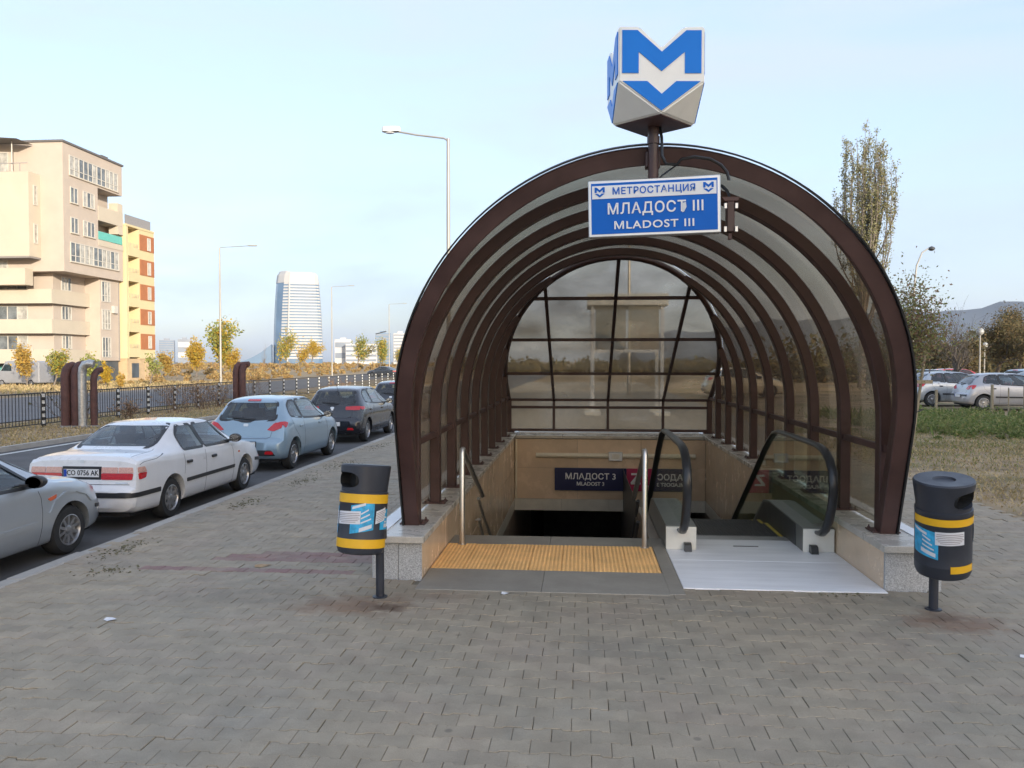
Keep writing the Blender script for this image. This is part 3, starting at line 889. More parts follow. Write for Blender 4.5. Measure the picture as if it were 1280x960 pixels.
# leading arch tilts out towards the street
LT = 0.325
def lead(p, dy=0.0): return (p[0], RIBY[0] - .075 - (p[2] - ZB)*LT + dy, p[2]) 
pts = []
half = half_arch(0, PI/2, -1, 34)
for p in half + [(2*CX - a, b_, c) for a, b_, c in reversed(half[:-1])]:
    f = 1.0
    pts.append(lead((CX + (p[0]-CX)*f, 0, ZB + (p[2]-ZB)*1.0)))
NL = Vector((0, 1, LT)).normalized()
MB().sweep(pts, crect(.12, .138, .008), NL).build('front_arch', M['brown_steel'], can, smooth=35)
MB().sweep([Vector(p) + Vector((0, -.035, 0)) for p in pts], [(-.03, .066), (.05, .066), (.05, .080), (-.03, .080)] if False else [(-.045, -.084), (.06, -.084), (.06, -.0705), (-.045, -.0705)], NL).build('gasket', M['gasket'], can, smooth=35)
# glazing: a curved sheet per bay and an upright pane under the rail on each side
DR = .058
def sheet(rows_, name, m, parent, th=.006):
    """rows_: list of rows of points (all the same length) -> thin sheet"""
    mb = MB(); nr, nc = len(rows_), len(rows_[0])
    for r_ in rows_: mb.v += [tuple(p) for p in r_]
    for i in range(nr-1):
        for j in range(nc-1):
            mb.f.append((i*nc+j, i*nc+j+1, (i+1)*nc+j+1, (i+1)*nc+j))
    return mb.build(name, m, parent, smooth=40)
RAILZ = 1.13
for i in range(-1, 9):
    ya = RIBY[i] if i >= 0 else None
    yb = RIBY[i+1]
    rowsL = []
    ths = [PI*k/64 for k in range(65)]
    segs = [[], []]
    run = []
    def flush():
        global run
        if len(run) > 1: sheet(run, 'glazing_panel', M['panel'], can)
        run = []
    # from the rail on the left over the top to the rail on the right
    path = [(CX - HW - DR, RAILZ)] + [arch(t, DR) for t in ths] + [(CX + HW + DR, RAILZ)]
    for (x, z) in path:
        if i < 0:
            y0 = RIBY[0] - .075 - (z - ZB)*LT*1.0; y1 = yb
        else:
            y0 = ya; y1 = min(yb, y_end(z)) if z > ZE0 else yb
        if y1 - y0 < .012:
            flush(); continue
        run.append([(x, y0, z), (x, (y0+y1)/2, z), (x, y1, z)])
    flush()
    for sd in (-1, 1):
        x = CX + sd*(HW + DR)
        y0 = ya if i >= 0 else RIBY[0] - .075
        if i >= 0:
            sheet([[(x, y0, .395), (x, yb, .395)], [(x, y0, RAILZ), (x, yb, RAILZ)]], 'glazing_panel', M['panel'], can)
        if i >= 0:
            xr = CX + sd*(HW - .005)
            MB().box(xr - .022, xr + .022, ya + .048, yb - .048, RAILZ - .03, RAILZ + .03, b=.004).build('side_rail', M['brown_dull'], can, fix=False)
    if i < 0:
        for sd in (-1, 1):
            xr = CX + sd*HW
            MB().box(xr - .022, xr + .022, RIBY[0] - .27, RIBY[0] - .048, RAILZ - .03, RAILZ + .03, b=.004).build('side_rail', M['brown_dull'], can, fix=False)
# sloping glazed end
XM = [-.60, .555, 1.72]
ZM = [1.08, 1.66, 2.30, 2.95]
def hw_at(z, e=.056): return HW + e if z <= ZS else (HW + e)*math.sqrt(max(0, 1 - ((z - ZS)/(RZ + e))**2))
NE = Vector((0, KE, 1)).normalized()        # roughly square to the slope
ztop = ZS + RZ - .04
ed = []
for k in range(41):
    t = PI*k/40
    x, z = arch(t, -.005)
    ed.append((x, y_end(z), z))
ed = [(CX - HW, y_end(ZE0), ZE0)] + ed + [(CX + HW, y_end(ZE0), ZE0)]
mb = MB(); mb.tube(ed, .048, 8); mb.build('end_arch', M['brown_steel'], can, smooth=50)
SECM = .032
for x in XM:
    zt = ZS + math.sqrt(max(0, 1 - ((x - CX)/HW)**2))*RZ - .03
    mb = MB().sweep([(x, 17.21, .42), (x, 17.21, ZE0 - .02), (x, y_end(zt), zt)], rect(.055, .055), (1, 0, 0))
    mb.build('muntin', M['brown_steel'], can)
for z in ZM:
    h = hw_at(z, 0) - .03
    MB().box(CX - h, CX + h, y_end(z) - .05, y_end(z) + .01, z - .028, z + .028).build('mullion', M['brown_steel'], can)
for z in (.92, .43):
    MB().box(CX - HW + .05, CX + HW - .05, 17.17, 17.235, z - .028, z + .028).build('mullion', M['brown_steel'], can)
xs = [CX - HW] + XM + [CX + HW]
zs = ZM + [ZS + RZ + .050]
for a in range(4):
    for b_ in range(len(zs) - 1):
        rws = []
        for k in range(13):
            z = zs[b_] + (zs[b_+1] - zs[b_])*k/12
            h = hw_at(z)
            x0, x1 = max(xs[a], CX - h), min(xs[a+1], CX + h)
            if x1 - x0 < .01: continue
            rws.append([(x0, y_end(z) + .028, z), (x1, y_end(z) + .028, z)])
        if len(rws) > 1: sheet(rws, 'end_pane', M['end_panel'], can)
    for za, zb in ((.43, .92), (.92, 1.08)):
        sheet([[(xs[a], 17.222, za), (xs[a+1], 17.222, za)], [(xs[a], 17.222, zb), (xs[a+1], 17.222, zb)]], 'end_pane', M['end_panel'], can)

# ------------------------------------------------------------------ the cube sign, the station sign, the cable and the box on the arch
PXc, PYc = 0.535, 6.17
mast = thing('metro_cube_sign', 'white folded cube with a blue M emblem on a brown mast', 'sign', (PXc, PYc, 0))
MB().tube([(0, 0, 3.14), (0, 0, 3.70)], .040, 16).build('mast', M['brown_steel'], mast, smooth=40)
MB().lathe([(.048, 3.545), (.048, 3.60)], 16).build('mast_collar', M['brown_steel'], mast, smooth=40)
MB().box(-.055, .055, .02, .12, 3.38, 3.50, b=.006).build('mast_bracket', M['brown_steel'], mast, fix=False)
a = .308
cubeT = Matrix.Translation((-.002, -.02, 4.003)) @ Matrix.Rotation(R(5.5), 4, 'Z')
V = []
T_, S_, L_ = .290, .138, -.100               # corner height, notch height, lower shoulder
cor = [(-a, -a), (a, -a), (a, a), (-a, a)]
for x, y in cor: V.append((x, y, T_))                      # 0-3 top corners
for i in range(4):
    (x0, y0), (x1, y1) = cor[i], cor[(i+1) % 4]
    V.append(((x0+x1)/2, (y0+y1)/2, S_))                    # 4-7 notches
V.append((0, 0, S_ + .05))                                  # 8
for x, y in cor: V.append((x, y, L_))                      # 9-12 shoulders
for i in range(4):
    (x0, y0), (x1, y1) = cor[i], cor[(i+1) % 4]
    V.append(((x0+x1)/2, (y0+y1)/2, -.322))                 # 13-16 lower tips
for x, y in cor: V.append((x*.9, y*.9, -.1))              # 17-20 unused
V.append((0, 0, -.36))                                      # 21
fa = .235                                                   # flat part of each upper corner
for i in range(4):                                          # 22.. flat shoulders of the M: two per side
    (x0, y0), (x1, y1) = cor[i], cor[(i+1) % 4]
    V.append((x0 + (x1-x0)*fa, y0 + (y1-y0)*fa, T_)); V.append((x1 - (x1-x0)*fa, y1 - (y1-y0)*fa, T_))
Fc = []
for i in range(4):
    j = (i+1) % 4
    sa, sb = 22 + 2*i, 23 + 2*i
    Fc.append((i, 9+i, 13+i, 9+j, j, sb, 4+i, sa))           # M-shaped face
    Fc += [(sa, 4+i, 8), (4+i, sb, 8)]
    sprev = 23 + 2*((i-1) % 4)
    Fc += [(i, sa, 8, sprev)]
    Fc += [(9+i, 13+i, 13+(i-1) % 4)]
Fc.append((16, 15, 14, 13))
cm_ = MB()
tri = []
for f in Fc:
    if len(f) > 4:
        p = [Vector(V[k]) for k in f]
        for t in tessellate_polygon([p]): tri.append(tuple(f[k] for k in t))
    else: tri.append(f)
_u = sorted({k for f in tri for k in f}); _m = {k: n for n, k in enumerate(_u)}
cm_.add([V[k] for k in _u], [tuple(_m[k] for k in f) for f in tri], cubeT)
body = cm_.build('cube_body', M['cube_white'], mast)
bm = bmesh.new(); bm.from_mesh(body.data)
bmesh.ops.dissolve_limit(bm, angle_limit=R(1), verts=bm.verts[:], edges=bm.edges[:])
bmesh.ops.bevel(bm, geom=[e for e in bm.edges if e.calc_length() > .05], offset=.010, segments=2, affect='EDGES')
bm.to_mesh(body.data); bm.free()
# dark plate under the cube, between the four lower tips
MB().prism([(0, -a*.93), (a*.93, 0), (0, a*.93), (-a*.93, 0)], -.330, -.324, 'z', cubeT).build('cube_underside', M['brown_dull'], mast)
def mpoly(s):
    up = [(-.30, .275), (-.185, .275), (0, .115), (.185, .275), (.30, .275), (.30, -.045), (.175, -.045), (.175, .115), (0, -.03), (-.175, .115), (-.175, -.045), (-.30, -.045)]
    lo = [(-.295, -.105), (-.11, -.105), (0, -.20), (.11, -.105), (.295, -.105), (0, -.325)]
    return [(x*s, z*s) for x, z in up], [(x*s, z*s) for x, z in lo]
up, lo = mpoly(.945)
for k in range(4):
    for poly in (up, lo):
        MB().prism(poly, -a - .007, -a + .004, 'y', cubeT @ Matrix.Rotation(R(90*k), 4, 'Z')).build('emblem', M['logo_blue'], mast)
cab = [(.045, .03, 3.72), (.06, .0, 3.62), (.062, -.02, 3.55), (.09, -.03, 3.485), (.17, -.03, 3.475), (.20, -.035, 3.515), (.30, -.02, 3.535), (.42, .0, 3.52), (.50, .0, 3.475), (.545, .0, 3.42), (.56, .0, 3.36)]
cab = [(x_, y_ - .02, z_ - (.10 if i_ > 1 else .03)) for i_, (x_, y_, z_) in enumerate(cab)]
MB().tube(cab, .012, 7).build('cable', M['rubber'], mast, smooth=50)
MB().tube([(.17, -.05, 3.375), (.06, -.03, 3.30), (.03, 0, 3.26)], .007, 6).build('cable', M['rubber'], mast, smooth=50)

sg = thing('station_sign', 'blue and white station name sign hanging under the front arch', 'sign', (0.532, 6.09, 3.055), rot=(0, R(-1.0), R(-4.0)))
SW, SH = .485, .212
MB().box(-SW, SW, -.035, .045, -SH, SH, b=.006).build('sign_frame', M['alu'], sg, fix=False)
MB().box(-SW + .022, SW - .022, -.040, -.0355, -SH + .022, SH - .022).build('sign_face', M['sign_blue'], sg)
MB().box(-.455, .455, -.044, -.0405, .073, .170).build('white_band', M['sign_white'], sg)
lettering('МЕТРОСТАНЦИЯ', .088, M['sign_blue'], sg, (0, -.046, .122), .002, .0014, 1.10, fit=(.605, .064))
lettering('МЛАДОСТ III', .115, M['sign_white'], sg, (.01, -.044, -.012), .002, .0016, 1.10, fit=(.70, .102))
lettering('\u041cLADOST III', .100, M['sign_white'], sg, (.0, -.044, -.128), .002, .0014, 1.12, fit=(.585, .060))
MB().prism([(.203, .014), (.234, .020), (.238, -.016), (.220, -.050), (.206, -.054), (.203, -.02)], -.0475, -.0462, 'y').build('torn_sticker', M['torn'], sg)
for sx in (-.398, .398):
    for poly in mpoly(.125):
        MB().prism([(x + sx, z + .125) for x, z in poly], -.0475, -.0442, 'y').build('emblem', M['sign_blue'], sg)
MB().box(-.06, .06, .045, .13, -.05, .20).build('hanger', M['brown_steel'], sg)

spk = thing('junction_box', 'small brown electrical box with pale fixings clamped under the front arch beside the sign', 'box', (1.15, 6.40, 3.02))
MB().box(-.03, .03, -.03, .05, -.11, .13, b=.008).build('housing', M['brown_steel'], spk, fix=False)
for dx in (-.042, .042):
    for dz in (-.09, .09):
        MB().box(dx - .012, dx + .012, -.042, -.028, dz - .022, dz + .022, b=.003).build('fixing', M['alu'], spk, fix=False)
MB().prism([(-.07, .16), (.07, .16), (.055, .13), (-.045, .13)], -.03, .05, 'y').build('bracket', M['brown_dull'], spk)
MB().tube([(0, .01, .16), (-.02, .03, .22), (-.06, .06, .27)], .012, 6).build('conduit', M['rubber'], spk)
MB().box(-.012, .012, -.01, .03, -.165, -.12).build('cable_gland', M['brown_dull'], spk)

# ------------------------------------------------------------------ litter bins
def curved_patch(mb, r, th0, th1, z0, z1, skew=0.0, n=10, dz=0.0):
    k = len(mb.v)
    for i in range(n + 1):
        t = i/n; th = th0 + (th1 - th0)*t
        for zz in (z0, z1):
            mb.v.append((r*math.cos(th + skew*(zz - z0)), r*math.sin(th + skew*(zz - z0)), zz + dz*t))
    for i in range(n):
        mb.f.append((k+2*i, k+2*i+2, k+2*i+3, k+2*i+1))
    return mb
def litter_bin(lab, foot, body_at, rot, slot_th, Rb, H, lip, group, bands, stickers):
    t = thing('litter_bin', lab, 'litter bin', foot, group=group)
    dx, dy, zb = body_at
    T = Matrix.Translation((dx, dy, zb)) @ Matrix.Rotation(R(rot[0]), 4, 'X') @ Matrix.Rotation(R(rot[1]), 4, 'Y')
    MB().tube([(0, 0, .0), (0, 0, zb + .25)], .034, 14).build('pole', M['bin_grey'], t, smooth=40)
    MB().lathe([(.06, .0), (.06, .008), (.036, .012)], 16).build('foot_plate', M['bin_grey'], t)
    r = Rb
    body = MB().lathe([(r*.80, 0), (r*.93, .012), (r, .05), (r, .10), (r*1.008, .105), (r, .11), (r, H - .25), (r*1.012, H - .245), (r*1.012, H - .215), (r*.95, H - .21), (r*.95, H - .23), (r*.9, .06), (r*.1, .05)], 44, T, cap0=True, cap1=True)
    bo = body.build('body', M['bin_grey'], t, smooth=35)
    for (za, zc, tha, thb, dz) in bands:
        mb = curved_patch(MB(), r + .0035, R(tha), R(thb), za, zc, 0, 40, dz); mb.v = [tuple(T @ Vector(p)) for p in mb.v]
        mb.build('yellow_band', M['bin_yellow'], t, smooth=60)
    hood = MB().lathe([(r*.965, H - .235), (r*.97, H - .19), (r*lip, H - .04), (r*lip*1.01, H - .012), (r*lip*.97, H), (r*.42, H - .004), (r*.36, H - .018), (r*.28, H - .022), (.004, H - .022)], 48, None, cap0=True, cap1=True)
    ho = hood.build('hood', M['bin_grey'], t, smooth=35)
    cut = MB()
    ring = []
    st = R(slot_th); ux, uy = math.cos(st), math.sin(st)
    for k in range(28):
        al = 2*PI*k/28
        ca, sa = math.cos(al), math.sin(al)
        w = (abs(ca)**.6)*math.copysign(1, ca)*.142; h = (abs(sa)**.7)*math.copysign(1, sa)*.062
        ring.append((w, h))
    for dep in (r*.35, r*1.6):
        for w, h in ring:
            cut.v.append((ux*dep - uy*w, uy*dep + ux*w, H - .125 + h))
    nn = 28
    cut.f = [(i, (i+1) % nn, nn + (i+1) % nn, nn + i) for i in range(nn)] + [tuple(range(nn)), tuple(nn + i for i in reversed(range(nn)))]
    boolean_cut(ho, cut)
    ho.data.transform(T); ho.data.shade_smooth(); ho.data.set_sharp_from_angle(angle=R(35))
    if len(ho.data.materials) == 0: ho.data.materials.append(M['bin_grey'])
    # dark lining behind the slot
    li = MB()
    for dep in (r*.36,):
        for w, h in ring: li.v.append((ux*dep - uy*w*.99, uy*dep + ux*w*.99, H - .125 + h*.99))
    for w, h in ring: li.v.append((ux*r*.80 - uy*w*.985, uy*r*.80 + ux*w*.985, H - .125 + h*.985))
    li.f = [(i, (i+1) % nn, nn + (i+1) % nn, nn + i) for i in range(nn)] + [tuple(range(nn))]
    li.v = [tuple(T @ Vector(p)) for p in li.v]
    li.build('slot_lining', M['bin_dark'], t)
    for (kind, tha, thb, za, zc, skew, dz, r_off) in stickers:
        mb = curved_patch(MB(), r + r_off, R(tha), R(thb), za, zc, skew, 12, dz)
        mb.v = [tuple(T @ Vector(p)) for p in mb.v]
        if kind == 'notice':
            p = mb.build('notice', M['paper'], t, smooth=60)
            ln = MB()
            for k in range(6):
                zz = zc - .016 - k*(zc - za - .02)/6
                sh = (0.06, .02, .1, .02, .15, .3)[k]*(thb - tha)
                curved_patch(ln, r + r_off + .0012, R(tha + sh*.5 + 1), R(thb - sh*.5 - 1), zz - .004, zz, skew, 8, dz*.9)
            ln.v = [tuple(T @ Vector(q)) for q in ln.v]
            ln.build('print', M['ink'], p)
        elif kind == 'poster':
            p = mb.build('poster', M['sticker_blue'], t, smooth=60)
            ln = MB()
            curved_patch(ln, r + r_off + .0012, R(tha + (thb-tha)*.40), R(tha + (thb-tha)*.92), za + .016, za + .046, skew, 8, dz)
            curved_patch(ln, r + r_off + .0012, R(tha + (thb-tha)*.06), R(tha + (thb-tha)*.62), zc - .030, zc - .010, skew, 8, dz)
            for k in range(3):
                curved_patch(ln, r + r_off + .0012, R(tha + (thb-tha)*.45), R(tha + (thb-tha)*(.75 + .06*k)), zc - .07 - .035*k, zc - .058 - .035*k, skew, 6, dz)
            ln.v = [tuple(T @ Vector(q)) for q in ln.v]
            ln.build('print', M['paper'], p)
    MB().box(-.05, .05, -.02, .03, zb + .10, zb + .2).build('pole_bracket', M['bin_grey'], t)
    return t
G = 'litter bins in front of the metro entrance'
# angles are measured from +x; -90 degrees faces the camera
litter_bin('dark grey litter bin with two full yellow bands on the stair side', (-1.62, 6.29, 0), (-.145, -.06, .37), (-7, 2.5), 222, .190, .705, 1.04, G,
           [(.055, .125, -185, 5, .0), (.405, .475, -185, 5, .0)],
           [('poster', -104, -48, .165, .385, 0.0, .035, .003), ('notice', -143, -80, .235, .335, 0.05, .008, .0055), ('poster', -198, -150, .16, .37, 0, .0, .003),
            ('notice', -190, -148, .23, .335, 0, .0, .0055), ('notice', -44, -14, .245, .345, 0.2, .03, .0055), ('poster', -30, 6, .2, .36, 0, .0, .003)])
litter_bin('dark grey litter bin with one torn yellow strip near its base on the escalator side', (2.69, 6.34, 0), (.020, -.10, .31), (8, -3.5), -46, .193, .735, 1.07, G,
           [(.425, .480, -185, 5, .0), (.070, .125, -98, -38, .0)],
           [('poster', -185, -122, .20, .405, 0.0, -.03, .003), ('notice', -128, -70, .285, .385, -0.1, .004, .0055), ('notice', -28, 4, .29, .40, 0, .0, .0055), ('poster', -22, 8, .26, .41, 0, .0, .003)])

# ------------------------------------------------------------------ small litter on the pavement
def leaf_blade(w, l):
    return MB().add([(-w*.1, -l*.5, .003), (w*.5, -l*.1, .012), (w*.3, l*.3, .006), (0, l*.5, .010), (-w*.4, l*.25, .016), (-w*.5, -l*.15, .005), (0, 0, .008)],
                    [(0, 1, 6), (1, 2, 6), (2, 3, 6), (3, 4, 6), (4, 5, 6), (5, 0, 6)])
M['dry_leaf'] = mat('dry leaf', (0.36, 0.24, 0.13), 0.8, var=0.3, scale=30)
o = leaf_blade(.16, .10).build('fallen_leaf', M['dry_leaf']); o.location = (-2.95, 7.15, 0); o.rotation_euler.z = .6
tag(o, 'curled brown leaf lying by the reddish paver stripes', 'leaf')
o = leaf_blade(.10, .06).build('paper_scrap', M['paper']); o.location = (-3.45, 5.55, 0)
tag(o, 'white scrap of paper alone on the open paving', 'litter')
o = leaf_blade(.09, .05).build('paper_scrap', M['paper']); o.location = (2.85, 5.35, 0)
tag(o, 'white scrap of paper on the paving near the escalator side bin', 'litter')
o = leaf_blade(.07, .05).build('paper_scrap', M['paper']); o.location = (-.62, 6.46, .0)
tag(o, 'tiny white scrap at the edge of the grey landing slab', 'litter')

# ------------------------------------------------------------------ cars
def pchip(xs, ys, x):
    xs = np.asarray(xs, float); ys = np.asarray(ys, float); h = np.diff(xs); d = np.diff(ys)/h
    m = np.zeros_like(ys)
    for i in range(1, len(xs)-1):
        if d[i-1]*d[i] > 0:
            w1, w2 = 2*h[i] + h[i-1], h[i] + 2*h[i-1]
            m[i] = (w1 + w2)/(w1/d[i-1] + w2/d[i])
    m[0], m[-1] = d[0], d[-1]
    i = np.clip(np.searchsorted(xs, x) - 1, 0, len(xs)-2)
    t = (x - xs[i])/h[i]
    return ((1+2*t)*(1-t)**2*ys[i] + t*(1-t)**2*h[i]*m[i] + t*t*(3-2*t)*ys[i+1] + t*t*(t-1)*h[i]*m[i+1])

def round_poly(pts, r, n=4):
    out = []
    m = len(pts)
    for i in range(m):
        p, a, b = Vector(pts[i]), Vector(pts[i-1]), Vector(pts[(i+1) % m])
        da, db = (a-p), (b-p)
        rr = min(r, da.length*.45, db.length*.45)
        p0, p1 = p + da.normalized()*rr, p + db.normalized()*rr
        for k in range(n+1):
            t = k/n
            out.append(tuple((1-t)**2*p0 + 2*t*(1-t)*p + t*t*p1))
    return out

def in_poly(p, poly):
    x, y = p; c = False; j = len(poly) - 1
    for i in range(len(poly)):
        xi, yi = poly[i]; xj, yj = poly[j]
        if (yi > y) != (yj > y) and x < (xj-xi)*(y-yi)/(yj-yi) + xi: c = not c
        j = i
    return c

def patch(bvh, view, poly, off=.004, step=.05, skirt=.012):
    """a shaped piece laid on the car's skin: outline drawn in side, rear, front or top view and dropped on the surface"""
    dens = []
    for i in range(len(poly)):
        a, b = Vector(poly[i]), Vector(poly[(i+1) % len(poly)])
        k = max(1, int((b-a).length/step))
        for q in range(k): dens.append(tuple(a + (b-a)*q/k))
    pts = [Vector(p) for p in dens]; nb = len(pts)
    xs_ = [p[0] for p in dens]; ys_ = [p[1] for p in dens]
    gx_ = np.arange(min(xs_) + step*.5, max(xs_), step); gy_ = np.arange(min(ys_) + step*.5, max(ys_), step)
    for x in gx_:
        for y in gy_:
            if in_poly((x, y), dens):
                if min((Vector((x, y)) - p).length for p in pts[:nb]) > step*.35: pts.append(Vector((x, y)))
    vo, _, fo, *_ = delaunay_2d_cdt(pts, [(i, (i+1) % nb) for i in range(nb)], [], 1, 1e-5)
    mb = MB(); hit = []
    for p in vo:
        a, b = p
        if view == 'R': o_, d_ = Vector((a, -4, b)), Vector((0, 1, 0))
        elif view == 'L': o_, d_ = Vector((a, 4, b)), Vector((0, -1, 0))
        elif view == 'rear': o_, d_ = Vector((-4, a, b)), Vector((1, 0, 0))
        elif view == 'front': o_, d_ = Vector((9, a, b)), Vector((-1, 0, 0))
        else: o_, d_ = Vector((a, b, 5)), Vector((0, 0, -1))
        loc, nor, _, _ = bvh.ray_cast(o_, d_)
        if loc is None:
            loc, nor, _, _ = bvh.find_nearest(o_ + d_*3.0)
        if nor.dot(d_) > 0: nor = -nor
        hit.append((loc + nor*off, loc - nor*skirt))
    mb.v = [tuple(h[0]) for h in hit]
    mb.f = [tuple(f) for f in fo]
    cnt = {}
    for f in fo:
        for i in range(len(f)):
            e = (f[i], f[(i+1) % len(f)]); cnt[frozenset(e)] = cnt.get(frozenset(e), 0) + 1
    lowmap = {}
    for f in fo:
        for i in range(len(f)):
            a, b = f[i], f[(i+1) % len(f)]
            if cnt[frozenset((a, b))] == 1:
                for q in (a, b):
                    if q not in lowmap: lowmap[q] = len(mb.v); mb.v.append(tuple(hit[q][1]))
                mb.f.append((b, a, lowmap[a], lowmap[b]))
    return mb

def seam(line, w=.006):
    """outline of a thin line through the points"""
    L_, R_ = [], []
    P = [Vector(p) for p in line]
    for i, p in enumerate(P):
        t = (P[min(i+1, len(P)-1)] - P[max(i-1, 0)]).normalized()
        nrm = Vector((-t.y, t.x))*w/2
        L_.append(tuple(p + nrm)); R_.append(tuple(p - nrm))
    return L_ + R_[::-1]

KEYS = ('x', 'zb', 'zt', 'zbelt', 'wbelt', 'wroof', 'drop', 'wmax')
def car_body(st):
    st = np.array(st, float)
    xs = st[:, 0]
    X = sorted(set([round(float(x), 4) for x in xs] + [round(float(x), 4) for i in range(len(xs)-1) for x in np.linspace(xs[i], xs[i+1], max(2, int((xs[i+1]-xs[i])/.09)+1))]))
    V, F = [], []
    prev = None
    for x in X:
        zb, zt, zl, wl_, wr, dr, wm = [float(pchip(xs, st[:, k], x)) for k in range(1, 8)]
        ctrl = [(0, zb), (wm*.80, zb), (wm*.955, zb + .05), (wm*.995, zb + (zl - zb)*.35), (wm, zb + (zl - zb)*.62), (wl_, zl), (wr + (wl_-wr)*.48, zl + (zt - dr - zl)*.52), (wr, zt - dr), (wr*.80, zt - dr*.42), (wr*.42, zt - dr*.10), (0, zt)]
        # Catmull-Rom through the control points
        pts = []
        c = [Vector(p) for p in ctrl]
        c2 = [Vector((-c[1].x, c[1].y))] + c + [Vector((-c[-2].x, c[-2].y))]
        for i in range(1, len(c2) - 2):
            p0, p1, p2, p3 = c2[i-1:i+3]
            nn = 3
            for k in range(nn):
                t = k/nn
                # centripetal-ish tension to avoid overshoot
                q = .5*((2*p1) + (p2-p0)*t*.9 + (2*p0-5*p1+4*p2-p3)*t*t + (3*p1-p0-3*p2+p3)*t**3) if False else p1.lerp(p2, t) * .35 + (.5*((2*p1) + (p2-p0)*t + (2*p0-5*p1+4*p2-p3)*t*t + (3*p1-p0-3*p2+p3)*t**3))*.65
                pts.append((max(q.x, 0), q.y))
        pts.append(tuple(ctrl[-1]))
        ring = [(x, -p[0], p[1]) for p in pts] + [(x, p[0], p[1]) for p in pts[-2:0:-1]]
        k = len(V); V += ring
        n = len(ring)
        if prev is not None:
            for j in range(n):
                jj = (j+1) % n
                F.append((prev+j, prev+jj, k+jj, k+j))
        else: F.append(tuple(reversed(range(k, k+n))))
        prev = k; last = (k, n)
    F.append(tuple(range(last[0], last[0]+last[1])))
    return V, F

def wheel_meshes(r, w, style):
    ty = MB().lathe([(r*.60, -w*.5), (r*.66, -w*.52), (r*.90, -w*.5), (r*.98, -w*.36), (r, -w*.12), (r, w*.12), (r*.98, w*.36), (r*.90, w*.5), (r*.66, w*.52), (r*.60, w*.5), (r*.60, w*.3), (r*.60, -w*.3), (r*.60, -w*.5)], 32, None, cap0=False, cap1=False)
    rm = MB()
    rm.lathe([(.004, w*.10), (r*.60, w*.12), (r*.60, w*.30), (r*.655, w*.50), (r*.60, w*.53), (r*.565, w*.40), (r*.55, w*.22), (.004, w*.20)], 32, None, cap0=True, cap1=True)
    n = {'multi': 10, 'five': 5, 'cover': 8}[style]
    for k in range(n):
        a = 2*PI*k/n
        wd = {'multi': .022, 'five': .045, 'cover': .040}[style]
        T = Matrix.Rotation(a, 4, 'Z')
        rm.add([(r*.10, -wd, w*.40), (r*.57, -wd*.7, w*.44), (r*.57, wd*.7, w*.44), (r*.10, wd, w*.40), (r*.10, -wd, w*.2), (r*.57, -wd*.7, w*.2), (r*.57, wd*.7, w*.2), (r*.10, wd, w*.2)],
               [(0, 1, 2, 3), (0, 4, 5, 1), (1, 5, 6, 2), (2, 6, 7, 3), (3, 7, 4, 0)], T)
    rm.lathe([(r*.17, w*.2), (r*.17, w*.43), (r*.12, w*.47), (.004, w*.47)], 16, None, cap0=False)
    return ty, rm

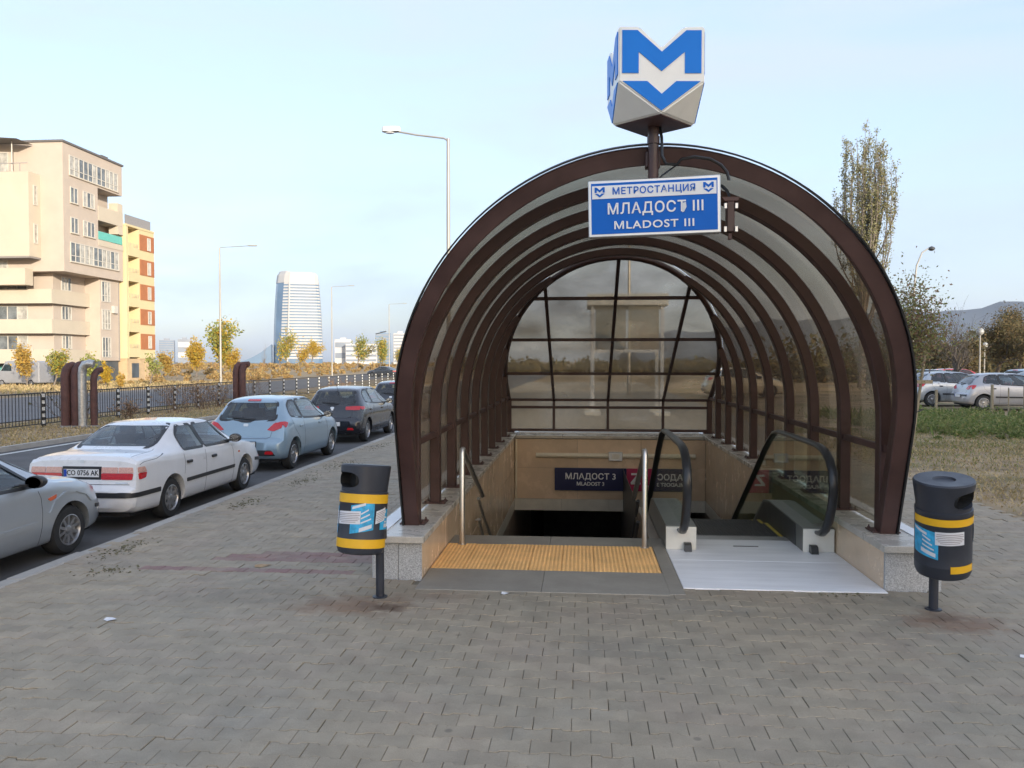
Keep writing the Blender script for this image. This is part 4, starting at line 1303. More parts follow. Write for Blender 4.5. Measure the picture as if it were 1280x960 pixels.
def make_car(name, label, S, paint, k=1.0, group='cars parked along the kerb'):
    t = thing(name, label, 'car', group=group)
    V, F = car_body(S['st'])
    mb = MB(); mb.v, mb.f = V, F
    body = mb.build('body', paint, t)
    bm = bmesh.new(); bm.from_mesh(body.data); bmesh.ops.triangulate(bm, faces=[f for f in bm.faces if len(f.verts) > 4])
    bmesh.ops.remove_doubles(bm, verts=bm.verts, dist=1e-5); bm.to_mesh(body.data); bm.free()
    bm = bmesh.new(); bm.from_mesh(body.data)
    bvh = BVHTree.FromBMesh(bm); bm.free()
    xw = S['wheels']; r = S['r']; wy = S['wy']; tw = S.get('tw', .19)
    cut = MB()
    for x in xw:
        cut.cyl((x, -2, r*1.02), (x, 2, r*1.02), r*1.17, n=36)
    boolean_cut(body, cut, M['chassis'])
    if 'cabin' in S:                        # hollow the cabin out and open the windows
        cb = MB(); nr = len(S['cabin'])
        for z, xa, xb, hw_ in S['cabin']:
            cb.v += [(xa, -hw_, z), (xb, -hw_, z), (xb, hw_, z), (xa, hw_, z)]
        for i in range(nr - 1):
            for j in range(4): cb.f.append((4*i+j, 4*i+(j+1) % 4, 4*i+4+(j+1) % 4, 4*i+4+j))
        cb.f += [(3, 2, 1, 0), tuple(4*(nr-1)+j for j in range(4))]
        boolean_cut(body, cb, M['seat'])
        for P in S['side']:
            boolean_cut(body, MB().prism(round_poly(P, .04), -2, 2, 'y'), M['seat'])
        boolean_cut(body, MB().prism(round_poly(S['rear'], .06), -1, S['xr'], 'x'), M['seat'])
        boolean_cut(body, MB().prism(round_poly(S['wind'], .05), S['xf'], 7, 'x'), M['seat'])
    if len(body.data.materials) == 0: body.data.materials.append(paint)
    body.data.materials[0] = paint
    body.data.shade_smooth(); body.data.set_sharp_from_angle(angle=R(32))
    L_ = S['st'][-1][0]
    ch = MB().box(.14, L_ - .15, -wy + .13, wy - .13, .19, .62)
    ch.build('underbody', M['chassis'], t)
    ty, rm = wheel_meshes(r, tw, S.get('rim', 'multi'))
    w0 = ty.build('wheel', M['tyre'], t, smooth=40); r0 = rm.build('rim', M['rim'], w0, smooth=30)
    first = True
    for x in xw:
        for sd in (-1, 1):
            if first: w = w0; first = False
            else: w = copy_tree(w0, t)
            w.location = (x, sd*(wy - tw*.5 + .005), r)
            w.rotation_euler = (R(90) if sd < 0 else R(-90), random.random()*6, 0)
            w.rotation_mode = 'XYZ'
    def put(nm, view, poly, m, off=.004, step=.05, rnd=0, parent=t, lab=None, both=False):
        if rnd: poly = round_poly(poly, rnd)
        o = patch(bvh, view, poly, off, step).build(nm, m, parent, smooth=40, fix=False, label=lab)
        if both:
            if view == 'R': patch(bvh, 'L', poly, off, step).build(nm, m, parent, smooth=40, fix=False, label=lab)
            else: patch(bvh, view, [(-a_, b_) for a_, b_ in poly], off, step).build(nm, m, parent, smooth=40, fix=False, label=lab)
        return o
    GL = M['car_window'] if 'cabin' in S else M['car_glass']
    def band(P, w, rnd):
        Q = round_poly(P, rnd); cx = sum(p[0] for p in Q)/len(Q); cz = sum(p[1] for p in Q)/len(Q)
        strip = []
        for i in range(len(Q)):
            a_, b_, c_ = Vector(Q[i-1]), Vector(Q[i]), Vector(Q[(i+1) % len(Q)])
            tt = (c_ - a_).normalized(); nn = Vector((-tt.y, tt.x))
            if nn.dot(b_ - Vector((cx, cz))) < 0: nn = -nn
            strip.append((tuple(b_ - nn*w*.35), tuple(b_ + nn*w*.65)))
        return strip
    def frame(nm, view, P, w, rnd=.05, off=.003):
        st_ = band(P, w, rnd); n_ = len(st_); mb_ = MB()
        for side_ in (('R', 'L') if view == 'R' else (view,)):
            k0 = len(mb_.v)
            d_ = {'R': Vector((0, 1, 0)), 'L': Vector((0, -1, 0)), 'rear': Vector((1, 0, 0)), 'front': Vector((-1, 0, 0))}[side_]
            for pr in st_:
                for q_ in pr:
                    o_ = Vector((q_[0], 0, q_[1])) if side_ in 'RL' else Vector((0, q_[0], q_[1]))
                    o_ = o_ - d_*9
                    loc, nor, _, _ = bvh.ray_cast(o_, d_)
                    if loc is None: loc, nor, _, _ = bvh.find_nearest(o_ + d_*8)
                    if nor.dot(d_) > 0: nor = -nor
                    mb_.v.append(tuple(loc + nor*off))
            for i in range(n_):
                j = (i+1) % n_
                mb_.f.append((k0+2*i, k0+2*i+1, k0+2*j+1, k0+2*j))
            mb_.build(nm, M['car_black'], t, smooth=40, fix=False); mb_ = MB()
    for P in S['side']:
        frame('window_frame', 'R', P, .040, .04)
        put('side_window', 'R', P, GL, .001, rnd=.04, both=True)
    for P in S.get('pillars', []): put('pillar_cover', 'R', P, M['car_black'], .004, both=True)
    frame('rear_window_seal', 'rear', S['rear'], .045, .06)
    put('rear_window', 'rear', S['rear'], GL, .001, .05, rnd=.06)
    frame('windscreen_seal', 'front', S['wind'], .04, .05)
    put('windscreen', 'front', S['wind'], GL, .001, .06, rnd=.05)
    if 'cabin' in S:
        xs0, xr0, zs0 = S['seats']
        for sd in (-1, 1):
            sb = MB().box(xs0 - .02, xs0 + .46, sd*.34 - .23, sd*.34 + .23, zs0 - .25, zs0, b=.05)
            sb.prism([(xs0 + .08, zs0 - .06), (xs0 - .14, zs0 + .56), (xs0 - .02, zs0 + .58), (xs0 + .20, zs0)], sd*.34 - .22, sd*.34 + .22, 'y')
            sb.box(xs0 - .17, xs0 - .07, sd*.34 - .13, sd*.34 + .13, zs0 + .58, zs0 + .76, b=.035)
            sb.build('front_seat', M['seat'], t, fix=False)
        rb_ = MB().box(xr0, xr0 + .42, -.60, .60, zs0 - .25, zs0 - .02, b=.05)
        rb_.prism([(xr0 + .04, zs0 - .06), (xr0 - .14, zs0 + .42), (xr0 - .02, zs0 + .44), (xr0 + .16, zs0)], -.58, .58, 'y')
        for yy in (-.36, .36): rb_.box(xr0 - .17, xr0 - .07, yy - .13, yy + .13, zs0 + .42, zs0 + .56, b=.03)
        rb_.build('rear_seat', M['seat'], t, fix=False)
        MB().prism([(xs0 + .78, zs0 + .28), (xs0 + .95, zs0 + .36), (xs0 + 1.15, zs0 + .34), (xs0 + 1.15, zs0 - .2), (xs0 + .9, zs0 - .2)], -.62, .62, 'y').build('dashboard', M['seat'], t)
        MB().tube([(xs0 + .62 + .06*math.cos(k*PI/8), .34 + .17*math.sin(k*PI/8), zs0 + .28 + .17*math.cos(k*PI/8)) for k in range(17)], .014, 6, caps=False).build('steering_wheel', M['rubber'], t)
    for view, P in S.get('seams', []):
        put('panel_seam', view, seam(P), M['car_black'], .0015, .05, both=(view == 'R'))
    for nm, view, P, mm, off, rnd, both in S.get('bits', []):
        put(nm, view, P, M[mm] if isinstance(mm, str) else mm, off, .045, rnd=rnd, both=both)
    for (x, z) in S.get('handles', []):
        for sd in (-1, 1):
            loc, nor, _, _ = bvh.ray_cast(Vector((x, sd*4, z)), Vector((0, -sd, 0)))
            y = loc.y
            hb = MB().box(x - .075, x + .075, min(y - sd*.015, y + sd*.030), max(y - sd*.015, y + sd*.030), z - .022, z + .022, b=.009)
            hb.build('door_handle', S.get('handle_mat', M['car_black']), t, fix=False)
    for sd in (-1, 1):
        x, z = S['mirror']
        loc, nor, _, _ = bvh.ray_cast(Vector((x, sd*4, z)), Vector((0, -sd, 0)))
        y = loc.y
        mm = MB().lathe([(.004, -.02), (.055, -.02), (.085, .0), (.088, .05), (.07, .10), (.03, .125), (.004, .128)], 14)
        o = mm.build('mirror', S.get('mirror_mat', M['car_black']), t, smooth=50)
        o.data.transform(Matrix.Translation((x + .04, y + sd*.135, z + .02)) @ Matrix.Diagonal((1, 1.18, .86, 1)) @ Matrix.Rotation(R(90), 4, 'Y'))
        MB().box(x - .01, x + .07, min(y - sd*.05, y + sd*.09), max(y - sd*.05, y + sd*.09), z - .03, z + .0).build('mirror_foot', M['car_black'], o)
        MB().lathe([(.004, 0), (.075, 0)], 14, Matrix.Translation((x + .017, y + sd*.135, z + .02)) @ Matrix.Diagonal((1, 1.18, .86, 1)) @ Matrix.Rotation(R(90), 4, 'Y')).build('mirror_glass', M['mirror'], o)
    if 'plate' in S:
        z, txt, full = S['plate']
        loc, nor, _, _ = bvh.ray_cast(Vector((-4, .22, z)), Vector((1, 0, 0)))
        px = loc.x - .012
        pl = MB().box(px - .004, px + .02, -.26, .26, z - .056, z + .056, b=.003).build('number_plate', M['plate'], t, fix=False)
        MB().box(px - .0046, px - .0038, .212, .255, z - .05, z + .05).build('plate_band', M['euro_blue'], pl)
        fr = MB()
        for a_ in ((-.268, .268, z + .056, z + .064), (-.268, .268, z - .064, z - .056)): fr.box(px - .006, px + .02, *a_)
        fr.box(px - .006, px + .02, -.268, -.260, z - .056, z + .056); fr.box(px - .006, px + .02, .260, .268, z - .056, z + .056)
        fr.build('plate_frame', M['car_black'], pl)
        if txt:
            lettering(txt, .098, M['plate_ink'], pl, (px - .0052, -.02 + full, z), .001, .0018, 1.02, rot=(0, 0, R(-90)), sx=.86)
    t.scale = (k, k, k)
    return t

def place_car(t, x, y, z=-.14, rz=90.0):
    """x, y of the middle of the rear bumper; rz is the heading"""
    t.location = (x, y, z); t.rotation_euler = (0, 0, R(rz))
    return t

#          x    zb   zt    zbelt wbelt wroof drop wmax
SEDAN_ST = [(0.00, .33, .56, .52, .70, .60, .03, .71), (.04, .27, .62, .56, .765, .66, .03, .775), (.09, .25, .645, .58, .79, .70, .03, .80),
            (.105, .25, .70, .64, .79, .70, .03, .80), (.135, .24, .965, .90, .775, .655, .025, .81), (.19, .23, 1.02, .935, .785, .665, .025, .815), (.45, .22, 1.045, .945, .80, .68, .03, .83),
            (.80, .21, 1.06, .95, .81, .68, .04, .842), (.93, .21, 1.12, .95, .81, .64, .05, .843), (1.25, .20, 1.275, .945, .81, .575, .055, .845), (1.52, .20, 1.375, .94, .81, .555, .05, .847), (1.75, .20, 1.405, .935, .81, .56, .045, .847), (2.3, .20, 1.41, .925, .81, .57, .045, .847),
            (2.62, .20, 1.39, .92, .808, .57, .05, .847), (2.90, .20, 1.28, .92, .806, .59, .055, .846), (3.35, .20, 1.02, .915, .80, .69, .05, .843), (3.46, .20, .985, .905, .795, .70, .05, .84), (3.9, .21, .92, .845, .77, .66, .045, .825),
            (4.25, .23, .83, .76, .73, .62, .045, .79), (4.42, .25, .72, .66, .69, .58, .04, .745), (4.50, .28, .60, .56, .64, .55, .03, .68), (4.53, .33, .52, .49, .58, .50, .02, .60)]
SEDAN = dict(st=SEDAN_ST, wheels=(1.03, 3.61), r=.305, wy=.80, rim='cover',
    side=[[(1.42, .985), (2.05, .972), (1.98, 1.325), (1.60, 1.325), (1.46, 1.20)], [(2.12, .970), (3.02, .955), (3.03, 1.0), (2.62, 1.325), (2.06, 1.325)]],
    cabin=[(.50, 1.25, 3.1, .66), (.98, 1.00, 3.26, .70), (1.345, 1.585, 2.60, .50)], xr=1.7, xf=2.5, seats=(1.95, 1.22, .60),
    pillars=[[(2.065, .985), (2.105, .985), (2.045, 1.315), (1.995, 1.315)]],
    rear=[(-.585, 1.085), (.585, 1.085), (.50, 1.345), (-.50, 1.345)], rear_seal=[(-.615, 1.072), (.615, 1.072), (.52, 1.362), (-.52, 1.362)],
    wind=[(-.66, 1.02), (.66, 1.02), (.53, 1.36), (-.53, 1.36)],
    seams=[('R', [(2.085, .96), (2.09, .80), (2.06, .50), (2.05, .25)]), ('R', [(3.06, .93), (3.10, .80), (3.09, .45), (3.06, .25)]), ('R', [(1.39, .95), (1.40, .80), (1.36, .62)]),
           ('R', [(.86, .985), (.60, .94), (.30, .93), (.20, .90)]),
           ('top', [(.85, -.63), (.50, -.655), (.17, -.655)]), ('top', [(.85, .63), (.50, .655), (.17, .655)]), ('rear', [(-.70, .635), (.70, .635)])],
    bits=[('bumper_strip', 'rear', [(-.76, .465), (.76, .465), (.76, .535), (-.76, .535)], 'car_black', .012, .01, False),
          ('bumper_strip', 'R', [(.02, .465), (.66, .465), (.66, .53), (.02, .53)], 'car_black', .012, .01, True),
          ('door_moulding', 'R', [(1.42, .49), (3.10, .49), (3.12, .545), (1.42, .545)], 'car_black', .012, .01, True),
          ('bumper_strip', 'R', [(4.05, .50), (4.48, .46), (4.48, .52), (4.05, .56)], 'car_black', .010, .01, True),
          ('tail_lamp', 'rear', [(-.735, .70), (-.29, .70), (-.29, .79), (-.745, .79)], 'tail_red', .010, .02, True),
          ('tail_lamp', 'R', [(.150, .70), (.30, .715), (.335, .79), (.150, .79)], 'tail_red', .009, .02, True),
          ('tail_lamp_top', 'rear', [(-.52, .795), (-.29, .795), (-.29, .87), (-.52, .87)], 'tail_pale', .010, .012, True),
          ('tail_lamp_top', 'rear', [(-.745, .795), (-.535, .795), (-.535, .87), (-.735, .87)], 'tail_pale', .0105, .012, True),
          ('tail_lamp_top', 'R', [(.150, .795), (.335, .795), (.30, .868), (.150, .87)], 'tail_pale', .009, .015, True),
          ('plate_recess', 'rear', [(-.285, .70), (.285, .70), (.285, .88), (-.285, .88)], 'car_black', .003, .0, False),
          ('badge', 'rear', [(-.68, .645), (-.50, .645), (-.50, .665), (-.68, .665)], 'alu', .006, .0, False),
          ('emblem', 'rear', [(-.035, .925), (.035, .925), (.035, .965), (-.035, .965)], 'alu', .008, .02, False),
          ('side_repeater', 'R', [(3.30, .73), (3.36, .73), (3.36, .76), (3.30, .76)], 'lamp_amber', .006, .01, True),
          ('head_lamp', 'front', [(-.62, .60), (-.36, .60), (-.36, .72), (-.62, .72)], 'lamp_clear', .008, .03, True)],
    handles=[(1.52, .79), (2.35, .78)], mirror=(2.98, .99), plate=(.79, 'CO 0756 AK', 0.0))
HATCH_ST = [(0.00, .34, .60, .56, .68, .60, .03, .70), (.04, .28, .66, .60, .76, .67, .03, .775), (.10, .25, .70, .63, .80, .70, .03, .81), (.125, .25, .80, .72, .79, .68, .03, .82),
            (.17, .24, .98, .88, .785, .66, .04, .83), (.26, .23, 1.09, .93, .79, .64, .05, .838), (.45, .22, 1.29, .965, .795, .595, .06, .843), (.60, .21, 1.40, .97, .80, .57, .055, .845), (.80, .20, 1.445, .968, .80, .56, .05, .847),
            (1.4, .20, 1.475, .955, .80, .57, .05, .847), (1.9, .20, 1.46, .94, .80, .57, .05, .847), (2.2, .20, 1.41, .93, .80, .575, .055, .847), (2.5, .20, 1.28, .925, .80, .595, .06, .846), (2.95, .20, 1.04, .915, .79, .68, .055, .843),
            (3.08, .20, 1.0, .905, .785, .68, .05, .84), (3.4, .21, .93, .85, .765, .64, .05, .825), (3.68, .24, .82, .76, .72, .58, .045, .77), (3.80, .27, .70, .65, .67, .55, .04, .70), (3.86, .32, .56, .53, .58, .5, .02, .60)]
def hatch(r=.305, **kw):
    d = dict(st=HATCH_ST, wheels=(.64, 3.10), r=r, wy=.80, rim='multi',
    side=[[(.64, 1.085), (1.20, 1.025), (1.16, 1.375), (.92, 1.375), (.72, 1.29)], [(1.27, 1.018), (2.40, .965), (2.62, .97), (2.17, 1.335), (1.9, 1.385), (1.23, 1.385)]],
    cabin=[(.50, .80, 2.75, .66), (1.0, .52, 2.86, .69), (1.405, .82, 2.05, .49)], xr=.95, xf=2.0, seats=(1.42, .72, .62),
    pillars=[[(1.215, 1.03), (1.255, 1.03), (1.215, 1.37), (1.175, 1.37)]],
    rear=[(-.585, 1.035), (0, 1.00), (.585, 1.035), (.50, 1.355), (-.50, 1.355)], rear_seal=[(-.62, 1.02), (0, .985), (.62, 1.02), (.52, 1.372), (-.52, 1.372)],
    wind=[(-.64, 1.05), (.64, 1.05), (.53, 1.39), (-.53, 1.39)],
    seams=[('R', [(1.235, 1.0), (1.235, .75), (1.20, .40), (1.19, .25)]), ('R', [(2.66, .94), (2.72, .80), (2.70, .45), (2.66, .25)]), ('R', [(.60, 1.05), (.66, .85), (.90, .62), (.97, .40)]),
           ('rear', [(-.60, .99), (-.52, .70), (-.45, .665), (.45, .665), (.52, .70), (.60, .99)])],
    bits=[('tail_lamp', 'rear', [(-.44, .83), (-.58, .805), (-.745, .88), (-.72, .985), (-.58, .965)], 'tail_red', .010, .03, True),
          ('tail_lamp', 'R', [(.190, .875), (.25, .885), (.37, .965), (.30, .99), (.205, .985)], 'tail_red', .009, .02, True),
          ('brake_lamp', 'rear', [(-.14, 1.385), (.14, 1.385), (.13, 1.415), (-.13, 1.415)], 'tail_red', .012, .01, False),
          ('bumper_base', 'rear', [(-.66, .33), (.66, .33), (.58, .44), (-.58, .44)], 'car_black', .006, .03, False),
          ('fog_lamp', 'rear', [(-.62, .36), (-.44, .36), (-.46, .42), (-.60, .42)], 'tail_red', .012, .02, True),
          ('emblem', 'rear', [(-.05, .90), (.05, .90), (.05, .955), (-.05, .955)], 'alu', .007, .025, False),
          ('wiper', 'rear', [(.30, 1.055), (.30, 1.075), (-.16, 1.045), (-.16, 1.02)], 'car_black', .018, .0, False),
          ('head_lamp', 'front', [(-.62, .66), (-.36, .62), (-.36, .74), (-.60, .80)], 'lamp_clear', .008, .03, True)],
    handles=[(1.0, .86), (2.2, .84)], mirror=(2.50, .985))
    d.update(kw); return d
wc = make_car('parked_car', 'white saloon with a black strip round its bumper and readable number plate', SEDAN, M['paint_white'], .925)
wc.scale = (.875, .875, .875)
place_car(wc, -6.04, 9.07)
ex = MB().tube([(-.02, .25, .25), (.25, .25, .26)], .03, 10); ex.build('exhaust', M['dark_steel'], wc)
bc = make_car('parked_car', 'pale blue hatchback with red pointed tail lamps', hatch(rim='multi', plate=(.55, 'AM', -.13), handle_mat=M['paint_blue'], mirror_mat=M['car_black']), M['paint_blue'], .93)
place_car(bc, -6.22, 14.2)
dark = hatch(rim='multi', plate=(.52, None, 0), handle_mat=M['paint_black'])
dark['st'] = [tuple([a_[0]*1.07] + list(a_[1:])) for a_ in HATCH_ST]
dark['wheels'] = (.70, 3.30)
K7 = 1.07
for key_ in ('side', 'pillars'): dark[key_] = [[(a_*K7, b_) for a_, b_ in P] for P in dark[key_]]
dark['cabin'] = [(z, xa*K7, xb*K7, w_) for z, xa, xb, w_ in dark['cabin']]; dark['xr'] *= K7; dark['xf'] *= K7; dark['mirror'] = (2.50*K7, .985)
dark['seams'] = [(v_, [(a_*K7, b_) for a_, b_ in P] if v_ == 'R' else P) for v_, P in dark['seams']]
dark['bits'] = [b_ for b_ in dark['bits'] if b_[0] not in ('tail_lamp', 'brake_lamp', 'bumper_base')] + [
    ('tail_lamp', 'rear', [(-.36, .875), (-.745, .875), (-.745, .935), (-.72, .975), (-.36, .965)], 'tail_red', .010, .03, True),
    ('tail_lamp', 'R', [(.20, .885), (.44, .90), (.42, .965), (.215, .965)], 'tail_red', .009, .02, True),
    ('badge_plate', 'rear', [(-.03, .86), (.03, .86), (.03, .92), (-.03, .92)], 'sign_white', .007, .02, False)]
dc = make_car('parked_car', 'black hatchback with wide red tail lamps', dark, M['paint_black'], .95)
place_car(dc, -6.22, 19.35)
MB().tube([(.62*1.07, 0, 1.40), (.45, 0, 1.58)], .006, 6).build('aerial', M['car_black'], dc)
fc = make_car('parked_car', 'dark car with a pale roof edge half hidden behind the canopy post', hatch(plate=(.55, None, 0)), M['paint_dark'], .95)
place_car(fc, -6.25, 25.6)
SIL = dict(SEDAN)
SIL['rim'] = 'multi'; SIL['plate'] = (.79, None, 0)
SIL['st'] = [(a_[0] if a_[0] < 4.1 else 4.0 + (a_[0]-4.0)*.62, a_[1], a_[2]*(1.02 if a_[0] < 3.3 else 1.03), a_[3]*1.0, a_[4], a_[5], a_[6], a_[7]) for a_ in SEDAN_ST]
SIL['bits'] = [b_ for b_ in SEDAN['bits'] if b_[0] not in ('door_moulding', 'bumper_strip', 'side_repeater')] + [
    ('door_moulding', 'R', [(1.42, .45), (3.02, .48), (3.02, .535), (1.42, .52)], 'paint_silver', .016, .02, True),
    ('side_repeater', 'R', [(3.20, .77), (3.36, .80), (3.34, .755), (3.24, .735)], 'lamp_amber', .006, .012, True),
    ('bumper_strip', 'R', [(4.08, .50), (4.22, .48), (4.22, .53), (4.08, .55)], 'car_black', .008, .01, True),
    ('arch_lip', 'R', [(3.22, .60), (3.34, .715), (3.52, .775), (3.72, .765), (3.90, .70), (3.99, .60), (4.01, .60), (3.915, .72), (3.73, .79), (3.51, .80), (3.32, .735), (3.20, .60)], 'paint_silver', .014, .0, True)]
SIL['handles'] = [(1.52, .83), (2.30, .82)]; SIL['handle_mat'] = M['alu']; SIL['mirror'] = (2.86, 1.0)
nc = make_car('parked_car', 'silver grey saloon cut by the frame with its alloy front wheel by the kerb', SIL, M['paint_silver'], .93)
nc.scale = (.93, .93, .845)
place_car(nc, -6.16, 8.00 - 3.61*.93)

def recolour(src, label, paint, x, y, rz, k, group, z=-.04):
    c = copy_tree(src)
    c['label'] = label
    if group: c['group'] = group
    elif 'group' in c: del c['group']
    for ch in c.children:
        if ch.name.startswith('body') or ch.name.startswith('door_mould'):
            if ch.data.materials and ch.data.materials[0].name.endswith('car paint'):
                ch.material_slots[0].link = 'OBJECT'; ch.material_slots[0].material = paint
    c.scale = (k, k, k)
    place_car(c, x, y, z, rz)
    return c
GR = 'cars in the car park'
# the silver three-door: rear and near side in view
silver3 = hatch(plate=(.56, None, 0), rim='multi')
silver3['bits'] = [b_ for b_ in silver3['bits'] if b_[0] not in ('tail_lamp', 'brake_lamp', 'bumper_base', 'fog_lamp')] + [
    ('tail_lamp', 'rear', [(-.42, .83), (-.60, .80), (-.745, .85), (-.725, .985), (-.55, .96)], 'tail_red', .010, .03, True),
    ('tail_lamp', 'R', [(.19, .83), (.28, .85), (.38, .98), (.28, .99), (.205, .97)], 'tail_red', .009, .02, True),
    ('bumper_strip', 'rear', [(-.74, .55), (-.32, .55), (-.32, .62), (-.74, .62)], 'car_black', .012, .01, True),
    ('door_moulding', 'R', [(1.05, .50), (3.6, .48), (3.6, .53), (1.05, .56)], 'car_black', .010, .01, True)]
sv = make_car('parked_car', 'pale silver three-door hatchback seen from its rear corner beside the weeds', silver3, M['paint_pale'], 1.02, GR)
place_car(sv, 15.25, 34.0, -.045, -2)
recolour(sv, 'silver estate with a dark tail lamp just behind the pale three-door', M['paint_silver'], 14.4, 36.8, 3, 1.03, GR)
recolour(wc, 'white car with a tall cabin at the very edge of the view', M['paint_white'], 21.6, 39.0, 10, 1.0, GR)
recolour(dc, 'black car parked behind the silver estate', M['paint_black'], 16.2, 43.5, -20, 1.05, GR)
recolour(bc, 'red hatchback far back in the car park', M['paint_red'], 20.3, 49.5, 0, 1.05, GR)
recolour(wc, 'pale saloon between the red hatchback and the tall white car', M['paint_pale'], 21.8, 44.0, 5, 1.05, GR)
recolour(bc, 'light blue hatchback seen over the roof of the pale three-door', M['paint_blue'], 23.4, 46.5, 20, 1.05, GR)
recolour(bc, 'sand coloured hatchback seen through the sloping glass of the canopy', M['paint_sand'], 6.6, 44.5, 0, 1.1, None)
recolour(wc, 'dark saloon driving along the wide street beyond the fence', M['paint_dark'], -24.2, 104.0, 160, 1.0, None, -.14)

# ------------------------------------------------------------------ fence along the near road
FX, FZ = -17.0, -.16
M['fence_black'] = mat('black fence steel', (0.025, 0.024, 0.024), 0.5, var=0.3)
M['post_white'] = mat('white post band', (0.62, 0.62, 0.60), 0.7, var=0.15, scale=12)
def fence_panel(y, first=None):
    if first is not None:
        c = copy_tree(first); c.location = (FX, y, FZ); return c
    t = thing('steel_fence', 'black barred steel fence panel between striped posts along the far verge', 'fence', (FX, y, FZ), group='fence panels beside the road')
    W = 1.86
    MB().tube([(0, -W/2, 0), (0, -W/2, 1.02), (0, -W/2 + .05, 1.07), (0, W/2 - .05, 1.07), (0, W/2, 1.02), (0, W/2, 0)], .020, 6).build('frame', M['fence_black'], t)
    MB().tube([(0, -W/2, .10), (0, W/2, .10)], .016, 6).build('lower_rail', M['fence_black'], t)
    for k in range(1, 13):
        yy = -W/2 + W*k/13
        MB().box(-.008, .008, yy - .008, yy + .008, .10, 1.06).build('bar', M['fence_black'], t)
    return t
def fence_post(y, first=None):
    if first is not None:
        c = copy_tree(first); c.location = (FX, y, FZ); return c
    t = thing('fence_post', 'short post with black and white bands in the roadside fence', 'post', (FX, y, FZ), group='striped posts in the roadside fence')
    MB().tube([(0, 0, 0), (0, 0, 1.10)], .050, 10).build('shaft', M['fence_black'], t)
    for k in range(5):
        MB().lathe([(.0535, .10 + k*.21), (.0535, .205 + k*.21)], 10).build('white_band', M['post_white'], t)
    return t
ORD = 'first second third fourth fifth sixth seventh eighth ninth tenth eleventh twelfth thirteenth fourteenth fifteenth sixteenth seventeenth eighteenth nineteenth twentieth'.split()
def where(y, what):
    if y < 23.5: return '%s %s to the near side of the big pipe cluster' % (ORD[int((23.5 - y)/2.05)], what)
    if y < 36.6: return '%s %s past the big pipe cluster along the road' % (ORD[int((y - 23.5)/2.05)], what)
    return '%s %s past the lone far pipe pair' % (ORD[int((y - 36.6)/2.05)], what)
y0 = 17.75
p0 = f0 = None
for i in range(29):
    yy = y0 + i*2.05
    c = fence_post(yy, p0); p0 = p0 or c
    c['label'] = where(yy, 'black and white banded fence post')
    c = fence_panel(yy + 1.025, f0); f0 = f0 or c
    c['label'] = where(yy + 1.025, 'black barred fence panel')

# ------------------------------------------------------------------ heating pipes standing at the fence
M['pipe_brown'] = mat('brown pipe wrap', (0.085, 0.036, 0.030), 0.7, var=0.35, scale=5, bump=0.3, bscale=25)
M['foil'] = mat('crumpled foil lagging', (0.50, 0.49, 0.47), 0.38, 0.8, var=0.3, scale=12, bump=0.9, bscale=22)
pp = thing('heating_pipe', 'brown and silver lagged heating pipes rising in front of the black fence', 'pipe', (-15.7, 23.7, -.16))
for k, (dx, dy, r, m_, zt) in enumerate(((-.40, .0, .145, 'pipe_brown', 1.92), (-.09, .06, .155, 'pipe_brown', 1.95), (.17, -.04, .125, 'foil', 1.95), (.42, .16, .10, 'pipe_brown', 1.80))):
    bend = [(dx, dy, 0), (dx, dy, zt - .30), (dx + .01, dy + .04, zt - .14), (dx + .03, dy + .14, zt - .03), (dx + .04, dy + .32, zt)]
    if m_ == 'foil': bend = [(dx, dy, 0), (dx, dy, zt - .26), (dx + .03, dy, zt - .10), (dx + .10, dy, zt + .02), (dx + .24, dy + .02, zt + .06), (dx + .36, dy + .05, zt + .03)]
    MB().tube(bend, r, 18).build('pipe', M[m_], pp, smooth=50)
    MB().lathe([(r + .04, 0), (r + .04, .05), (r, .06)], 18, Matrix.Translation((dx, dy, 0))).build('pipe_collar', M['concrete'], pp)
pq = thing('heating_pipe', 'pair of dark brown heating pipes standing alone further along the fence', 'pipe', (-16.3, 36.9, -.16))
for dx in (-.17, .15):
    MB().tube([(dx, 0, 0), (dx, 0, 1.6), (dx + .02, .1, 1.82), (dx + .06, .3, 1.92)], .155, 16).build('pipe', M['pipe_brown'], pq, smooth=50)
MB().tube([(-.17, .2, 1.90), (.40, .2, 1.95)], .13, 14).build('pipe_head', M['pipe_brown'], pq, smooth=50)

